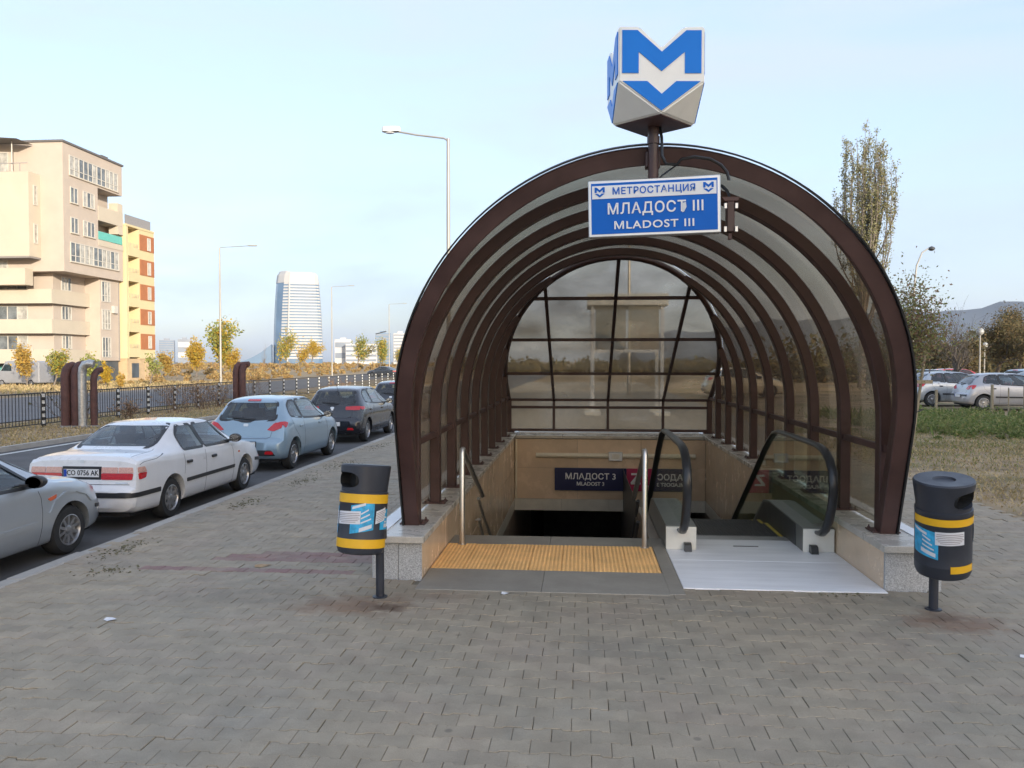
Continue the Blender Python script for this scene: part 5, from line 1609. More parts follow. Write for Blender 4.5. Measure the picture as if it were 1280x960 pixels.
# ------------------------------------------------------------------ street lamps
def street_lamp(label, x, y, z0, H, L_, az, drop=0.0, head='flat', r=.085, m='pole_grey'):
    t = thing('street_lamp', label, 'street lamp', (x, y, z0), group='street lamps')
    MB().tube([(0, 0, 0), (0, 0, H*.35), (0, 0, H)], [r*1.25, r, r*.75], 12).build('pole', M[m], t, smooth=40)
    dx, dy = math.cos(R(az)), math.sin(R(az))
    MB().tube([(0, 0, H - .08), (dx*.15, dy*.15, H + .02), (dx*L_*.6, dy*L_*.6, H + .10 - drop*.4), (dx*L_, dy*L_, H + .16 - drop)], .032, 8).build('arm', M[m], t, smooth=40)
    T = Matrix.Translation((dx*L_, dy*L_, H + .16 - drop)) @ Matrix.Rotation(R(az), 4, 'Z')
    if head == 'flat':
        MB().prism([(-.1, -.10), (.15, -.14), (.62, -.12), (.70, 0), (.62, .12), (.15, .14), (-.1, .10)], -.03, .06, 'z', T).build('lamp_head', M['pole_grey'], t)
    else:
        h = MB().prism([(-.18, -.09), (.0, -.15), (.38, -.14), (.46, -.05), (.46, .05), (.38, .14), (.0, .15), (-.18, .09)], -.02, .13, 'z', T).build('lamp_head', M['cube_white'], t)
        MB().lathe([(.12, -.02), (.11, -.07), (.04, -.09)], 14, T @ Matrix.Translation((.18, 0, 0)) @ Matrix.Diagonal((1.4, .9, 1, 1))).build('lamp_glass', M['lamp_clear'], h)
    return t
street_lamp('tall kerbside lamp with a broad pale head reaching over the road behind the canopy', -4.70, 28.0, -.02, 9.75, 1.9, 180, -.15, 'bowl', .075)
street_lamp('slim grey lamp with a short arm standing by the yellow apartment block', -31.5, 67.5, -.16, 12.0, 2.6, 5)
street_lamp('slim grey lamp standing beside the white striped tower', -35.2, 110.4, -.16, 12.6, 2.5, 5)
lp3 = street_lamp('distant lamp with a small solar panel in front of the blue office block', -36.0, 147.4, -.16, 12.8, 2.6, 8)
MB().box(-.7, 1.3, -.35, .35, 7.6, 7.72, T=Matrix.Rotation(R(-14), 4, 'Y')).build('solar_panel', M['dark_steel'], lp3)
street_lamp('lamp post seen through the sloping glass end of the canopy', 2.55, 44.0, -.04, 9.2, 1.6, 10)
def curved_lamp(label, x, y, H):
    t = thing('street_lamp', label, 'street lamp', (x, y, -.05), group='street lamps')
    pts = [(0, 0, 0), (0, 0, H*.5), (.04, 0, H*.75), (.15, 0, H*.88), (.42, 0, H*.965), (.85, 0, H)]
    MB().tube(pts, [.07, .06, .05, .045, .04, .035], 8).build('pole', M['pole_grey'], t, smooth=50)
    MB().lathe([(.02, 0), (.16, -.08), (.18, -.16), (.10, -.24), (.01, -.26)], 12, Matrix.Translation((.92, 0, H + .06))).build('lamp_head', M['dark_steel'], t, smooth=50)
curved_lamp('thin lamp with a curved neck rising above the staked sapling', 18.1, 45.7, 8.2)

M['globe'] = mat('milky lamp globe', (0.32, 0.32, 0.31), 0.3, var=0.05)
def globe_lamp(label, x, y, H):
    t = thing('street_lamp', label, 'street lamp', (x, y, -.05), group='street lamps')
    MB().tube([(0, 0, 0), (0, 0, H)], [.06, .04], 8).build('pole', M['pole_grey'], t)
    MB().lathe([(.02, H), (.10, H + .02), (.20, H + .14), (.22, H + .25), (.16, H + .40), (.02, H + .46)], 14).build('globe', M['globe'], t, smooth=60)
globe_lamp('taller of the two white globe lamps in front of the rust brown trees', 24.8, 52.4, 3.6)
globe_lamp('lower of the two white globe lamps in front of the rust brown trees', 29.0, 60.6, 2.9)
# ------------------------------------------------------------------ lift pavilion behind the canopy
lift = thing('lift_pavilion', 'small pale framed lift house with dark glass behind the sloping canopy glass', 'kiosk', (1.6, 29.6, 0))
MB().box(-1.42, 1.42, -1.2, 1.2, 3.88, 4.30, b=.02).build('roof_fascia', M['cream_metal'], lift, fix=False)
for sx in (-1, 1):
    for sy in (-1, 1):
        MB().box(sx*1.22 - .06, sx*1.22 + .06, sy*1.0 - .06, sy*1.0 + .06, 0, 3.88).build('column', M['sign_white'], lift)
        MB().box(sx*1.22 - .28, sx*1.22 + .28, sy*1.0 - .2, sy*1.0 + .2, -.02, .12, b=.01).build('footing', M['cream_metal'], lift, fix=False)
for sx in (-.58, .58):
    MB().box(sx - .54, sx + .54, -.9, .9, 2.35, 3.86).build('upper_glass', M['lift_glass'], lift)
MB().box(-1.16, 1.16, -.97, -.91, 2.22, 2.33).build('transom', M['sign_white'], lift)

# ------------------------------------------------------------------ apartment buildings
M['wall_pink'] = mat('beige pink render', (0.44, 0.37, 0.31), 0.9, var=0.06, scale=0.6)
M['wall_cream'] = mat('cream render', (0.47, 0.41, 0.325), 0.9, var=0.05, scale=0.6)
M['wall_yellow'] = mat('yellow render', (0.58, 0.48, 0.28), 0.9, var=0.05, scale=0.6)
M['wall_brick'] = mat('orange brown cladding', (0.36, 0.135, 0.055), 0.85, var=0.10, scale=1.5)
M['wall_stone'] = mat('sandstone cladding', (0.48, 0.35, 0.21), 0.9, var=0.12, scale=2)
M['wall_dark'] = mat('dark shop front', (0.07, 0.085, 0.10), 0.4, var=0.3, scale=1)
M['soffit'] = mat('grey soffit', (0.22, 0.20, 0.19), 0.9, var=0.1)
M['roof_metal'] = mat('dark roof sheet', (0.12, 0.11, 0.105), 0.6, var=0.15)
M['win_glass'] = mat('window glass', (0.13, 0.14, 0.145), 0.08, var=0.6, scale=1.3, spec=0.8)
M['curtain'] = mat('pale curtain glass', (0.36, 0.34, 0.30), 0.15, var=0.4, scale=2.2, spec=0.7)
M['win_frame'] = mat('white window frame', (0.50, 0.47, 0.42), 0.6, var=0.05)
M['teal'] = mat('teal balcony panel', (0.12, 0.42, 0.36), 0.4, var=0.1)
M['rail_grey'] = mat('grey railing', (0.25, 0.24, 0.24), 0.6)

def facade_window(parent, face, at, u0, u1, z0, z1, n=2, glass='win_glass', sill=True, transom=False):
    """a framed window with panes; face '+x' (u runs along y) or '-y' (u runs along x); at = plane"""
    def bx(mb, ua, ub, d0, d1, za, zb):
        if face == '+x': mb.box(at + d0, at + d1, ua, ub, za, zb)
        else: mb.box(ua, ub, at - d1, at - d0, za, zb)
        return mb
    fr = MB()
    t = .07
    bx(fr, u0, u1, .0, .06, z0, z0 + t); bx(fr, u0, u1, .0, .06, z1 - t, z1)
    for k in range(n + 1):
        u = u0 + (u1 - u0 - t)*k/n
        bx(fr, u, u + t, .001, .061, z0 + t, z1 - t)
    if transom: bx(fr, u0 + t, u1 - t, .002, .058, z0 + (z1-z0)*.30, z0 + (z1-z0)*.30 + .06)
    f = fr.build('window', M['win_frame'], parent)
    for k in range(n):
        ua = u0 + (u1-u0-t)*k/n + t; ub = u0 + (u1-u0-t)*(k+1)/n
        bx(MB(), ua, ub, .005, .02, z0 + t, z1 - t).build('pane', M[glass if random.random() > .35 else ('curtain' if glass == 'win_glass' else 'win_glass')], f)
    if sill: bx(MB(), u0 - .06, u1 + .06, 0.0, .12, z0 - .07, z0 - .005).build('sill', M['wall_cream'], f)
    return f
bA = thing('apartment_building', 'beige apartment block with cream balconies and a teal panel at its corner', 'building', (0, 0, 0))
BX, BY0, BY1 = -45.0, 66.3, 75.3
YLg = 71.3
# upper block, with two loggias cut into its far end
MB().box(-62, BX, BY0, YLg, 9.8, 21.0).build('wall', M['wall_pink'], bA)
MB().box(-62, BX - 1.5, YLg, BY1, 9.8, 21.0).build('wall', M['wall_pink'], bA)
MB().box(BX - 1.5, BX - .002, YLg, BY1, 18.1, 20.998).build('wall', M['wall_pink'], bA)
MB().box(BX - 1.5, BX - .002, YLg, BY1, 9.802, 12.75).build('wall', M['wall_pink'], bA)
MB().box(BX - 1.5, BX + .04, YLg + .02, BY1 + .02, 15.1, 16.45).build('balcony_parapet', M['wall_cream'], bA)
MB().box(BX - .1, BX + .02, YLg + .03, BY1 - .1, 13.35, 14.1).build('balcony_panel', M['teal'], bA)
MB().box(BX - 1.5, BX + .04, YLg + .02, BY1 + .02, 12.752, 13.3).build('balcony_parapet', M['wall_cream'], bA)
MB().box(BX - .9, BX + .03, BY1 - .85, BY1 + .01, 14.3, 15.09).build('balcony_pier', M['wall_cream'], bA)
MB().box(BX - .9, BX + .03, BY1 - .85, BY1 + .01, 16.46, 17.3).build('balcony_pier', M['wall_cream'], bA)
for z in (13.5, 16.6):
    facade_window(bA, '+x', BX - 1.5, YLg + .5, YLg + 1.9, z, z + 1.45, 2, sill=False)
MB().box(-62.2, BX + .12, BY0 - .12, BY1 + .12, 21.0, 21.18).build('roof', M['roof_metal'], bA)
MB().box(-49, -47.6, 68.6, 69.6, 21.18, 21.75).build('chimney', M['wall_cream'], bA)
MB().box(-46.2, -45.6, 73.0, 74.0, 21.18, 21.6).build('roof_vent', M['roof_metal'], bA)
# lower block set back under the overhang
LX = -46.9
MB().box(-62, LX, BY0 + 1.2, BY1, 2.0, 9.795).build('wall', M['wall_pink'], bA)
MB().box(-62, LX - .8, BY0 + 2.0, BY1, -.2, 1.99).build('shop_front', M['wall_dark'], bA)
MB().box(LX - .7, -45.6, BY1 - 3.1, BY1 - .02, -.2, 1.98).build('shop_pier', M['wall_dark'], bA)
MB().box(LX - .5, -45.4, 72.1, BY1 - .02, 2.0, 9.796).build('wall', M['wall_pink'], bA)
for z in (1.75, 4.40, 7.05):
    pb = MB()
    pb.prism([(-62, BY0 + .35), (LX + .45, BY0 + .35), (LX + .45, BY1 - 3.2), (LX + .3, BY1 - 3.2), (LX + .3, BY0 + .5), (-62, BY0 + .5)], z, z + 1.25, 'z')
    pb.build('balcony_parapet', M['wall_cream'], bA)
    MB().box(-61.9, LX + .29, BY0 + .51, BY1 - 3.21, z, z + .2).build('balcony_slab', M['soffit'], bA)
    facade_window(bA, '+x', LX, 68.6, 70.0, z + 1.30, z + 2.55, 3, sill=False)
    facade_window(bA, '+x', -45.4, 72.3, 73.7, z + .55, z + 2.5, 3, 'curtain', sill=False, transom=True)
    facade_window(bA, '-y', BY0 + 1.2, -52.2, -49.3, z + 1.0, z + 2.5, 3, sill=False)
    facade_window(bA, '-y', BY0 + 1.2, -58.0, -54.0, z + 1.0, z + 2.5, 3, sill=False)
MB().box(-45.4, -45.1, 73.9, 74.5, 6.6, 7.3).build('air_conditioner', M['win_frame'], bA)
MB().box(-45.4, -45.36, BY1 - .25, BY1 - .1, 2.0, 9.7).build('downpipe', M['rail_grey'], bA)
# windows of the upper block
for z in (18.35, 10.75):
    facade_window(bA, '+x', BX, BY0 + .85, BY1 - .75, z, z + 1.75, 11, 'curtain', transom=True)
for z in (15.95, 13.3):
    facade_window(bA, '+x', BX, BY0 + .95, BY0 + 2.0, z, z + 1.4, 2)
    facade_window(bA, '+x', BX, BY0 + 2.75, BY0 + 4.45, z, z + 1.4, 3)
# the big cream bay on the front
MB().box(-56, -47.1, BY0 - 1.5, BY0 - .002, 10.95, 18.15).build('bay', M['wall_cream'], bA)
MB().box(-55.98, -47.12, BY0 - 1.48, BY0 - .004, 10.8, 10.948).build('bay_soffit', M['soffit'], bA)
for z in (15.4, 12.1):
    facade_window(bA, '+x', -47.1, BY0 - .95, BY0 - .45, z, z + 1.7, 1, sill=False)
MB().box(-56.03, -55.97, BY0 - 1.53, BY0 - 1.5, 10.9, 18.2).build('downpipe', M['rail_grey'], bA)
MB().prism([(-60, 20.55), (-50.5, 21.0), (-47.6, 20.75), (-50.5, 20.88), (-60, 20.4)], BY0 - 2.2, BY0 - .14, 'y').build('terrace_canopy', M['roof_metal'], bA)
for x in (-54.5, -52.6, -50.3, -48.7):
    MB().tube([(x, BY0 - 1.3, 18.1), (x, BY0 - 1.3, 20.75)], .05, 8).build('terrace_post', M['win_frame'], bA)
for x in np.arange(-56, -47.3, .9):
    MB().box(x - .02, x + .02, BY0 - 1.45, BY0 - 1.41, 18.15, 18.85).build('terrace_baluster', M['rail_grey'], bA)
MB().box(-56, -47.2, BY0 - 1.46, BY0 - 1.40, 18.85, 18.9).build('terrace_rail', M['rail_grey'], bA)
facade_window(bA, '-y', BY0, -51.8, -50.0, 18.4, 20.2, 2, sill=False)
facade_window(bA, '-y', BY0, -54.8, -53.2, 18.4, 20.2, 2, sill=False)
MB().box(-60, -47.9, BY0 - 1.0, BY0 - .003, 8.55, 10.0).build('balcony_parapet', M['wall_cream'], bA)
facade_window(bA, '-y', BY0, -52.6, -50.2, 10.02, 10.78, 2, sill=False)
MB().box(-58, -50.5, BY0 + 1.94, BY0 + 1.998, 1.0, 1.5).build('shop_band', M['teal'], bA)

bB = thing('apartment_building', 'yellow apartment block with orange brown cladding and open loggias behind the beige one', 'building', (0, 0, 0))
YX, YY0, YY1 = -44.75, 75.45, 80.6
MB().box(-62, YX - 1.2, YY0, YY1, 2.2, 15.3).build('wall', M['wall_yellow'], bB)
MB().box(YX - 1.2, YX, YY0 + 2.25, YY1 - .002, 2.202, 15.298).build('wall', M['wall_yellow'], bB)
MB().box(YX - 1.2, YX - .002, YY0, YY0 + .35, 2.204, 15.296).build('wall', M['wall_yellow'], bB)
MB().box(-62, YX - .1, YY0 + .1, YY1 - .1, -.2, 2.198).build('ground_storey', M['wall_stone'], bB)
MB().box(YX - .11, YX - .04, YY0 + .9, YY0 + 2.1, .3, 1.75).build('shop_window', M['wall_dark'], bB)
MB().box(YX - .11, YX - .05, YY0 + 3.4, YY0 + 4.7, -.15, 2.0).build('gate', M['wall_stone'], bB)
for i in range(5):
    z = 2.9 + i*2.52
    MB().box(YX - 1.19, YX + .02, YY0 + .352, YY0 + 2.248, z - .55, z + .35).build('balcony_parapet', M['wall_yellow'], bB)
    MB().box(YX + .0, YX + .05, YY0 + 2.4, YY1 - .05, z + .25, z + 1.85).build('cladding_panel', M['wall_brick'], bB)
    facade_window(bB, '+x', YX + .05, YY0 + 3.75, YY0 + 4.35, z + .35, z + 1.65, 2, sill=False)
    MB().box(YX - 1.3, YX - 1.16, YY0 + .6, YY0 + 1.5, z + .36, z + 1.85).build('balcony_door', M['win_glass'], bB)
    for k in range(7):
        yy = YY0 + .5 + k*.26
        MB().box(YX - .02, YX + .01, yy, yy + .03, z + .35, z + .75).build('baluster', M['rail_grey'], bB)
MB().box(-62, YX + .05, YY0 - .05, YY1 + .05, 15.3, 15.5).build('roof', M['wall_yellow'], bB)
for k in range(24):
    yy = YY0 + .3 + k*.2
    MB().box(YX - .3, YX - .27, yy, yy + .1, 15.5, 16.5).build('roof_screen_slat', M['roof_metal'], bB)
MB().box(YX - .26, YX - .24, YY0 + .3, YY1 - .2, 15.5, 16.45).build('roof_screen', M['rail_grey'], bB)

# ------------------------------------------------------------------ the far tower and the blocks on the skyline
M['tower_white'] = mat('white tower cladding', (0.48, 0.47, 0.46), 0.6, var=0.05, scale=0.05)
M['tower_glass'] = mat('blue tower glass', (0.11, 0.19, 0.30), 0.15, var=0.2, scale=0.03, spec=0.7)
M['tower_dark'] = mat('grey window band', (0.20, 0.23, 0.28), 0.2, var=0.1, scale=0.05)
tw_ = thing('office_tower', 'tall office tower with white floor bands and a rounded glass flank on the skyline', 'building', (-368, 1012, 0), R(17))
tw_.scale = (1, 1, .94)
def tower_sec(z, H=118.0):
    f = z/H
    # the left flank leans in towards the top
    xl = -31 + 5.0*max(0, f)**2.2; xr = 31 - 5.0*max(0, f)**2
    return [(xl, 6), (xl + 3, -4), (xl + 11, -13), (-12 + 3.5*f, -16), (xr - 4, -16), (xr, -12), (xr, 14), (xl + 8, 16)]
def tower_part(zs_, names, mats_, grow=0.0):
    pass
floors = 27
rings = []
for k in range(46):
    rings.append((k*118/45.0, tower_sec(k*118/45.0)))
mb = MB()
for z, s in rings: mb.v += [(x, y, z) for x, y in s]
for i in range(len(rings)-1):
    for j in range(8): mb.f.append((i*8+j, i*8+(j+1) % 8, (i+1)*8+(j+1) % 8, (i+1)*8+j))
mb.f.append(tuple(range((len(rings)-1)*8, len(rings)*8)))
mb.build('glass_body', M['tower_glass'], tw_)
for k in range(1, floors):
    z = 2 + k*4.05
    s0, s1 = tower_sec(z), tower_sec(z + 2.15)
    mb = MB(); out = [(2, 3), (3, 4), (4, 5), (5, 6)]
    s0 = [(x*1.012, y*1.03) for x, y in s0]; s1 = [(x*1.012, y*1.03) for x, y in s1]
    idx = [2, 3, 4, 5, 6]
    mb.v = [(*s0[q], z) for q in idx] + [(*s1[q], z + 2.15) for q in idx] + [(s0[q][0]*.95, s0[q][1]*.9, z) for q in idx] + [(s1[q][0]*.95, s1[q][1]*.9, z + 2.15) for q in idx]
    for q in range(4):
        mb.f += [(q, q+1, 6+q, 5+q), (10+q, 15+q, 16+q, 11+q), (q, 10+q, 11+q, q+1), (5+q, 6+q, 16+q, 15+q)]
    mb.f += [(0, 5, 15, 10), (4, 14, 19, 9)]
    mb.build('floor_band', M['tower_white'], tw_)
s = tower_sec(100)
mb = MB()
for z, sc in ((109.0, 1.02), (120, 1.0), (125, .90)):
    ss = tower_sec(z)
    mb.v += [(x*sc, y*1.035 if q < 6 else y, z + (.6 if x < -10 else -1.5 if sc < 1 else 0)) for q, (x, y) in enumerate(ss)]
for i in range(2):
    for j in range(8): mb.f.append((i*8+j, i*8+(j+1) % 8, (i+1)*8+(j+1) % 8, (i+1)*8+j))
mb.f.append(tuple(range(16, 24)))
mb.build('crown_band', M['tower_white'], tw_)
for (ra, rb) in (((3), 1.02),):
    mb = MB().tube([(tower_sec(z)[ra][0]*rb, tower_sec(z)[ra][1]*1.06, z) for z in range(2, 112, 6)], 1.0, 6); mb.build('edge_fin', M['tower_white'], tw_)
low = MB()
prof = []
for k in range(13):
    f = k/12
    prof.append((-78 + 46*f, 1.5 + 24*f**1.8))
low.prism(prof + [(-32, 0), (-78, 0)], -14, 10, 'y')
low.build('curved_annex', M['tower_glass'], tw_)

def skyline_block(label, x, y, w, d, h, m, band, n, rz=0, g='far office blocks on the skyline'):
    t = thing('office_block', label, 'building', (x, y, 0), R(rz))
    MB().box(-w/2, w/2, -d/2, d/2, -1, h).build('wall', M[m], t)
    for k in range(n):
        z = h*(k + .55)/(n + .3)
        MB().box(-w/2 + .4, w/2 - .4, -d/2 - .15, -d/2 + .1, z, z + h/n*.42).build('window_band', M[band], t)
    MB().box(-w*.2, w*.15, -d*.2, d*.2, h, h + h*.08).build('roof_house', M[m], t)
    return t
skyline_block('white low office block with long window bands right of the striped tower', -189, 676, 26, 20, 17, 'tower_white', 'tower_dark', 4, 12)
skyline_block('plain white hall joining the low banded office block', -207, 683, 14, 20, 21, 'tower_white', 'tower_dark', 2, 12)
skyline_block('blue glass office block partly hidden by the canopy post', -198, 786, 15, 20, 30, 'tower_glass', 'tower_dark', 9, 14)
skyline_block('pale office block touching the blue glass one', -182, 792, 14, 20, 30, 'tower_white', 'tower_dark', 9, 14)
skyline_block('grey blue high rise beside the yellow block on the skyline', -485, 900, 16, 20, 27, 'tower_dark', 'tower_glass', 10, 24)
skyline_block('second high rise with a pale stripe next to the grey blue one', -466, 905, 14, 20, 28, 'tower_dark', 'tower_white', 2, 24)

# ------------------------------------------------------------------ hills
def ridge(name, pts, y0, y1, col):
    mb = MB()
    n = len(pts)
    for x, h in pts: mb.v += [(x, y0, -5), (x, (y0+y1)/2, h), (x, y1, -5)]
    for i in range(n-1):
        mb.f += [(3*i, 3*i+3, 3*i+4, 3*i+1), (3*i+1, 3*i+4, 3*i+5, 3*i+2)]
    return mb.build(name, col, kind='structure', smooth=180)
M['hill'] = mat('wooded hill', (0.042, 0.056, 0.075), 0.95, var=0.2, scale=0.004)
hp_ = []
for i in range(60):
    x = 300 + i*110
    f = min(1, i/40)
    hp_.append((x, 150 + 350*f**.75 + 18*math.sin(i*.9) + 12*math.sin(i*2.3 + 1) + random.uniform(-6, 6)))
ridge('hills', hp_, 4200, 6800, M['hill'])

# ------------------------------------------------------------------ unseen panel block, added and sized behind the viewer to shade the square
shb = thing('apartment_building', 'unseen long pale panel block placed behind the viewer to shade the metro square', 'building', (110, -126, 0))
M['panel_wall'] = mat('pale concrete panel', (0.50, 0.47, 0.42), 0.9, var=0.1, scale=0.3)
MB().box(-48, 50, -6, 6, -.1, 43).build('wall', M['panel_wall'], shb)
for fl in range(14):
    MB().box(-47.5, 49.5, 6.0, 6.05, 1.4 + fl*2.9, 2.8 + fl*2.9).build('window_band', M['win_glass'], shb)
MB().box(-48.3, 50.3, -6.3, 6.3, 43, 43.4).build('roof', M['roof_metal'], shb)

# ------------------------------------------------------------------ trees and plants
M['bark_grey'] = mat('grey bark', (0.17, 0.14, 0.115), 0.9, var=0.25, scale=6, bump=0.4, bscale=30)
M['bark_dark'] = mat('dark bark', (0.075, 0.06, 0.05), 0.9, var=0.25, scale=6)
M['twig'] = mat('dry twig', (0.15, 0.095, 0.06), 0.9, var=0.3, scale=8)
M['lf_yellow'] = leafmat('yellow autumn leaves', [(0.50, 0.31, 0.035), (0.60, 0.42, 0.06), (0.44, 0.36, 0.07), (0.56, 0.30, 0.03)], .4)
M['lf_orange'] = leafmat('orange autumn leaves', [(0.48, 0.28, 0.06), (0.55, 0.36, 0.08), (0.38, 0.23, 0.06), (0.50, 0.42, 0.13)], .4)
M['lf_green'] = leafmat('late green leaves', [(0.20, 0.24, 0.06), (0.28, 0.31, 0.08), (0.36, 0.34, 0.09), (0.20, 0.21, 0.055)], .4)
M['lf_poplar'] = leafmat('poplar leaves', [(0.18, 0.175, 0.075), (0.25, 0.235, 0.105), (0.30, 0.28, 0.16), (0.155, 0.16, 0.07)])
M['lf_brown'] = leafmat('brown green leaves', [(0.115, 0.095, 0.045), (0.145, 0.115, 0.055), (0.095, 0.098, 0.045), (0.15, 0.105, 0.05)])
M['lf_rust'] = leafmat('dull rust leaves', [(0.16, 0.105, 0.048), (0.135, 0.10, 0.05), (0.19, 0.125, 0.055)])
M['lf_red'] = leafmat('reddish dry leaves', [(0.28, 0.17, 0.11), (0.33, 0.22, 0.14), (0.24, 0.18, 0.10)])
M['lf_sapling'] = leafmat('sapling leaves', [(0.17, 0.20, 0.065), (0.24, 0.25, 0.09), (0.28, 0.26, 0.12), (0.18, 0.18, 0.07)])
M['grass'] = leafmat('weeds', [(0.11, 0.165, 0.045), (0.17, 0.225, 0.065), (0.28, 0.28, 0.11), (0.13, 0.175, 0.05), (0.32, 0.29, 0.13)], .35)
M['dry_grass'] = leafmat('dry grass', [(0.46, 0.34, 0.18), (0.56, 0.43, 0.23), (0.38, 0.28, 0.14), (0.30, 0.26, 0.11)], .3)
M['short_grass'] = leafmat('short grass', [(0.18, 0.21, 0.07), (0.26, 0.26, 0.10), (0.36, 0.30, 0.14), (0.16, 0.185, 0.06)], .3)
M['field'] = leafmat('orange field scrub', [(0.36, 0.22, 0.085), (0.46, 0.30, 0.12), (0.30, 0.24, 0.10), (0.28, 0.16, 0.065), (0.50, 0.36, 0.15)], .3)

def leaf_quads(P, size, rng, flat=0.0):
    """a small rhombic leaf at every point, turned at random"""
    n = len(P)
    a = rng.normal(size=(n, 3)); a /= np.linalg.norm(a, axis=1, keepdims=True)
    b = rng.normal(size=(n, 3)); b -= a*(a*b).sum(1, keepdims=True); b /= np.linalg.norm(b, axis=1, keepdims=True)
    s = size*(0.6 + 0.8*rng.random((n, 1)))
    return np.stack([P - a*s, P + b*s*.55, P + a*s, P - b*s*.55], 1)

def grow(base, dirv, length, rad, depth, rng, spread, up, mb, tips, nseg=4, kids=(3, 4), shrink=.68, n=6, wob=.16):
    p = Vector(base); d = Vector(dirv).normalized()
    pts = [p.copy()]; rads = [rad]
    for i in range(nseg):
        d = (d + Vector(rng.normal(size=3))*wob + Vector((0, 0, up))*.12).normalized()
        p = p + d*(length/nseg)
        pts.append(p.copy()); rads.append(max(.004, rad*(1 - .62*(i+1)/nseg)))
    mb.tube(pts, rads, n if depth > 1 else 4, caps=False)
    if depth <= 1: tips.extend(pts[1:])
    elif depth == 2: tips.extend(pts[2:])
    if depth == 0: return
    for k in range(int(rng.integers(kids[0], kids[1] + 1))):
        f = .35 + .65*rng.random() if k else 1.0
        q = pts[min(nseg, int(f*nseg))]
        side = Vector(rng.normal(size=3)); side = (side - d*side.dot(d)).normalized()
        nd = (d*math.cos(spread) + side*math.sin(spread)*(.6 + .7*rng.random()) + Vector((0, 0, up*.25))).normalized()
        grow(q, nd, length*shrink*(.75 + .5*rng.random()), rads[min(nseg, int(f*nseg))]*.62, depth - 1, rng, spread, up, mb, tips, max(2, nseg-1), kids, shrink, n, wob)

def tree(name, label, x, y, z0, H, trunk_h, spread, up, depth, seed, leafm, nleaf, lsize, group, bark='bark_grey', kids=(3, 4), shrink=.68, rad=None, jit=.35, lean=(0, 0), cat='tree', second=None):
    rng = np.random.default_rng(seed)
    t = thing(name, label, cat, (x, y, z0), group=group)
    mb = MB(); tips = []
    rad = rad or H*.018
    grow((0, 0, 0), (lean[0], lean[1], 1), trunk_h, rad, depth, rng, spread, up, mb, tips, 4, kids, shrink)
    top = max(p[2] for p in mb.v); k = H/top
    mb.v = [(a_*k, b_*k, c_*k) for a_, b_, c_ in mb.v]
    mb.build('trunk', M[bark], t, fix=False)
    if nleaf:
        T = np.array([tuple(p*k) for p in tips])
        for (lm, share, ls) in ([(leafm, 1.0, lsize)] if not second else [(leafm, 1 - second[1], lsize), (second[0], second[1], lsize)]):
            cnt = int(nleaf*share)
            # some twigs keep many leaves, others few, so the crown breaks into clumps and gaps
            wgt = rng.random(len(T))**2.2; wgt /= wgt.sum()
            P = T[rng.choice(len(T), cnt, p=wgt)] + rng.normal(size=(cnt, 3))*jit*H*.105
            link('crown', quads_mesh('crown', leaf_quads(P, ls, rng)), M[lm], t, kind=None)
    return t
GA = 'autumn trees beyond the wide street'
def poplar(label, x, y, H, seed):
    rng = np.random.default_rng(seed)
    t = thing('poplar_tree', label, 'tree', (x, y, -.05))
    mb = MB(); P = []
    mb.tube([(0, 0, 0), (.1, 0, H*.25), (.05, .1, H*.55), (.0, .0, H*.8)], [.30, .24, .14, .04], 9, caps=False)
    for k in range(38):
        h0 = H*(.10 + .38*rng.random()); az = rng.random()*2*PI
        out = (.4 + 2.2*rng.random()); h1 = H*(.97 - .13*(out/2.6)**2 - .14*rng.random())
        pts = []
        for q in range(8):
            f = q/7
            rr = out*(1 - (1-f)**2.2)*(1 - .22*f*f)
            wob = rng.normal(size=2)*.10*f
            pts.append((rr*math.cos(az) + wob[0], rr*math.sin(az) + wob[1], h0 + (h1-h0)*f))
        mb.tube(pts, [.075*(1 - .85*q/7) for q in range(8)], 5, caps=False)
        for j in range(26):
            f = .25 + .75*rng.random(); i = min(6, int(f*7)); g_ = f*7 - i
            b0 = Vector(pts[i]).lerp(Vector(pts[i+1]), g_)
            a2 = rng.random()*2*PI; L = (.5 + 1.0*rng.random())*(1.15 - .5*f)
            d = Vector((math.cos(a2)*.42, math.sin(a2)*.42, 1)).normalized()
            b1 = b0 + d*L*.5; b2 = b1 + (d + Vector((0, 0, .35))).normalized()*L*.5
            mb.tube([b0, b1, b2], [.016, .011, .005], 3, caps=False)
            den = int(7 + 42*rng.random()**2*(1.3 - f*.75))
            for _ in range(den):
                P.append(tuple(b0.lerp(b2, rng.random()) + Vector(rng.normal(size=3)*.11)))
    mb.build('trunk', M['bark_grey'], t, fix=False)
    link('crown', quads_mesh('crown', leaf_quads(np.array(P), .075, rng)), M['lf_poplar'], t)
poplar('tall upright poplar with thin yellow green leaves rising beside the canopy', 20.9, 62.0, 20.2, 21)
tree('sapling', 'leafy young tree tied to wooden stakes beside the canopy', 7.12, 19.0, -.04, 3.9, 1.5, .42, 1.0, 3, 33, 'lf_sapling', 8000, .032, None, 'bark_grey', (4, 5), .66, .022, .60, second=('lf_red', .42))
tree('bare_tree', 'bare dark tree with spreading limbs against the blue hills', 20.6, 47.0, -.05, 5.9, 2.0, .62, .6, 4, 44, None, 0, 0, None, 'bark_dark', (4, 5), .74, .22)
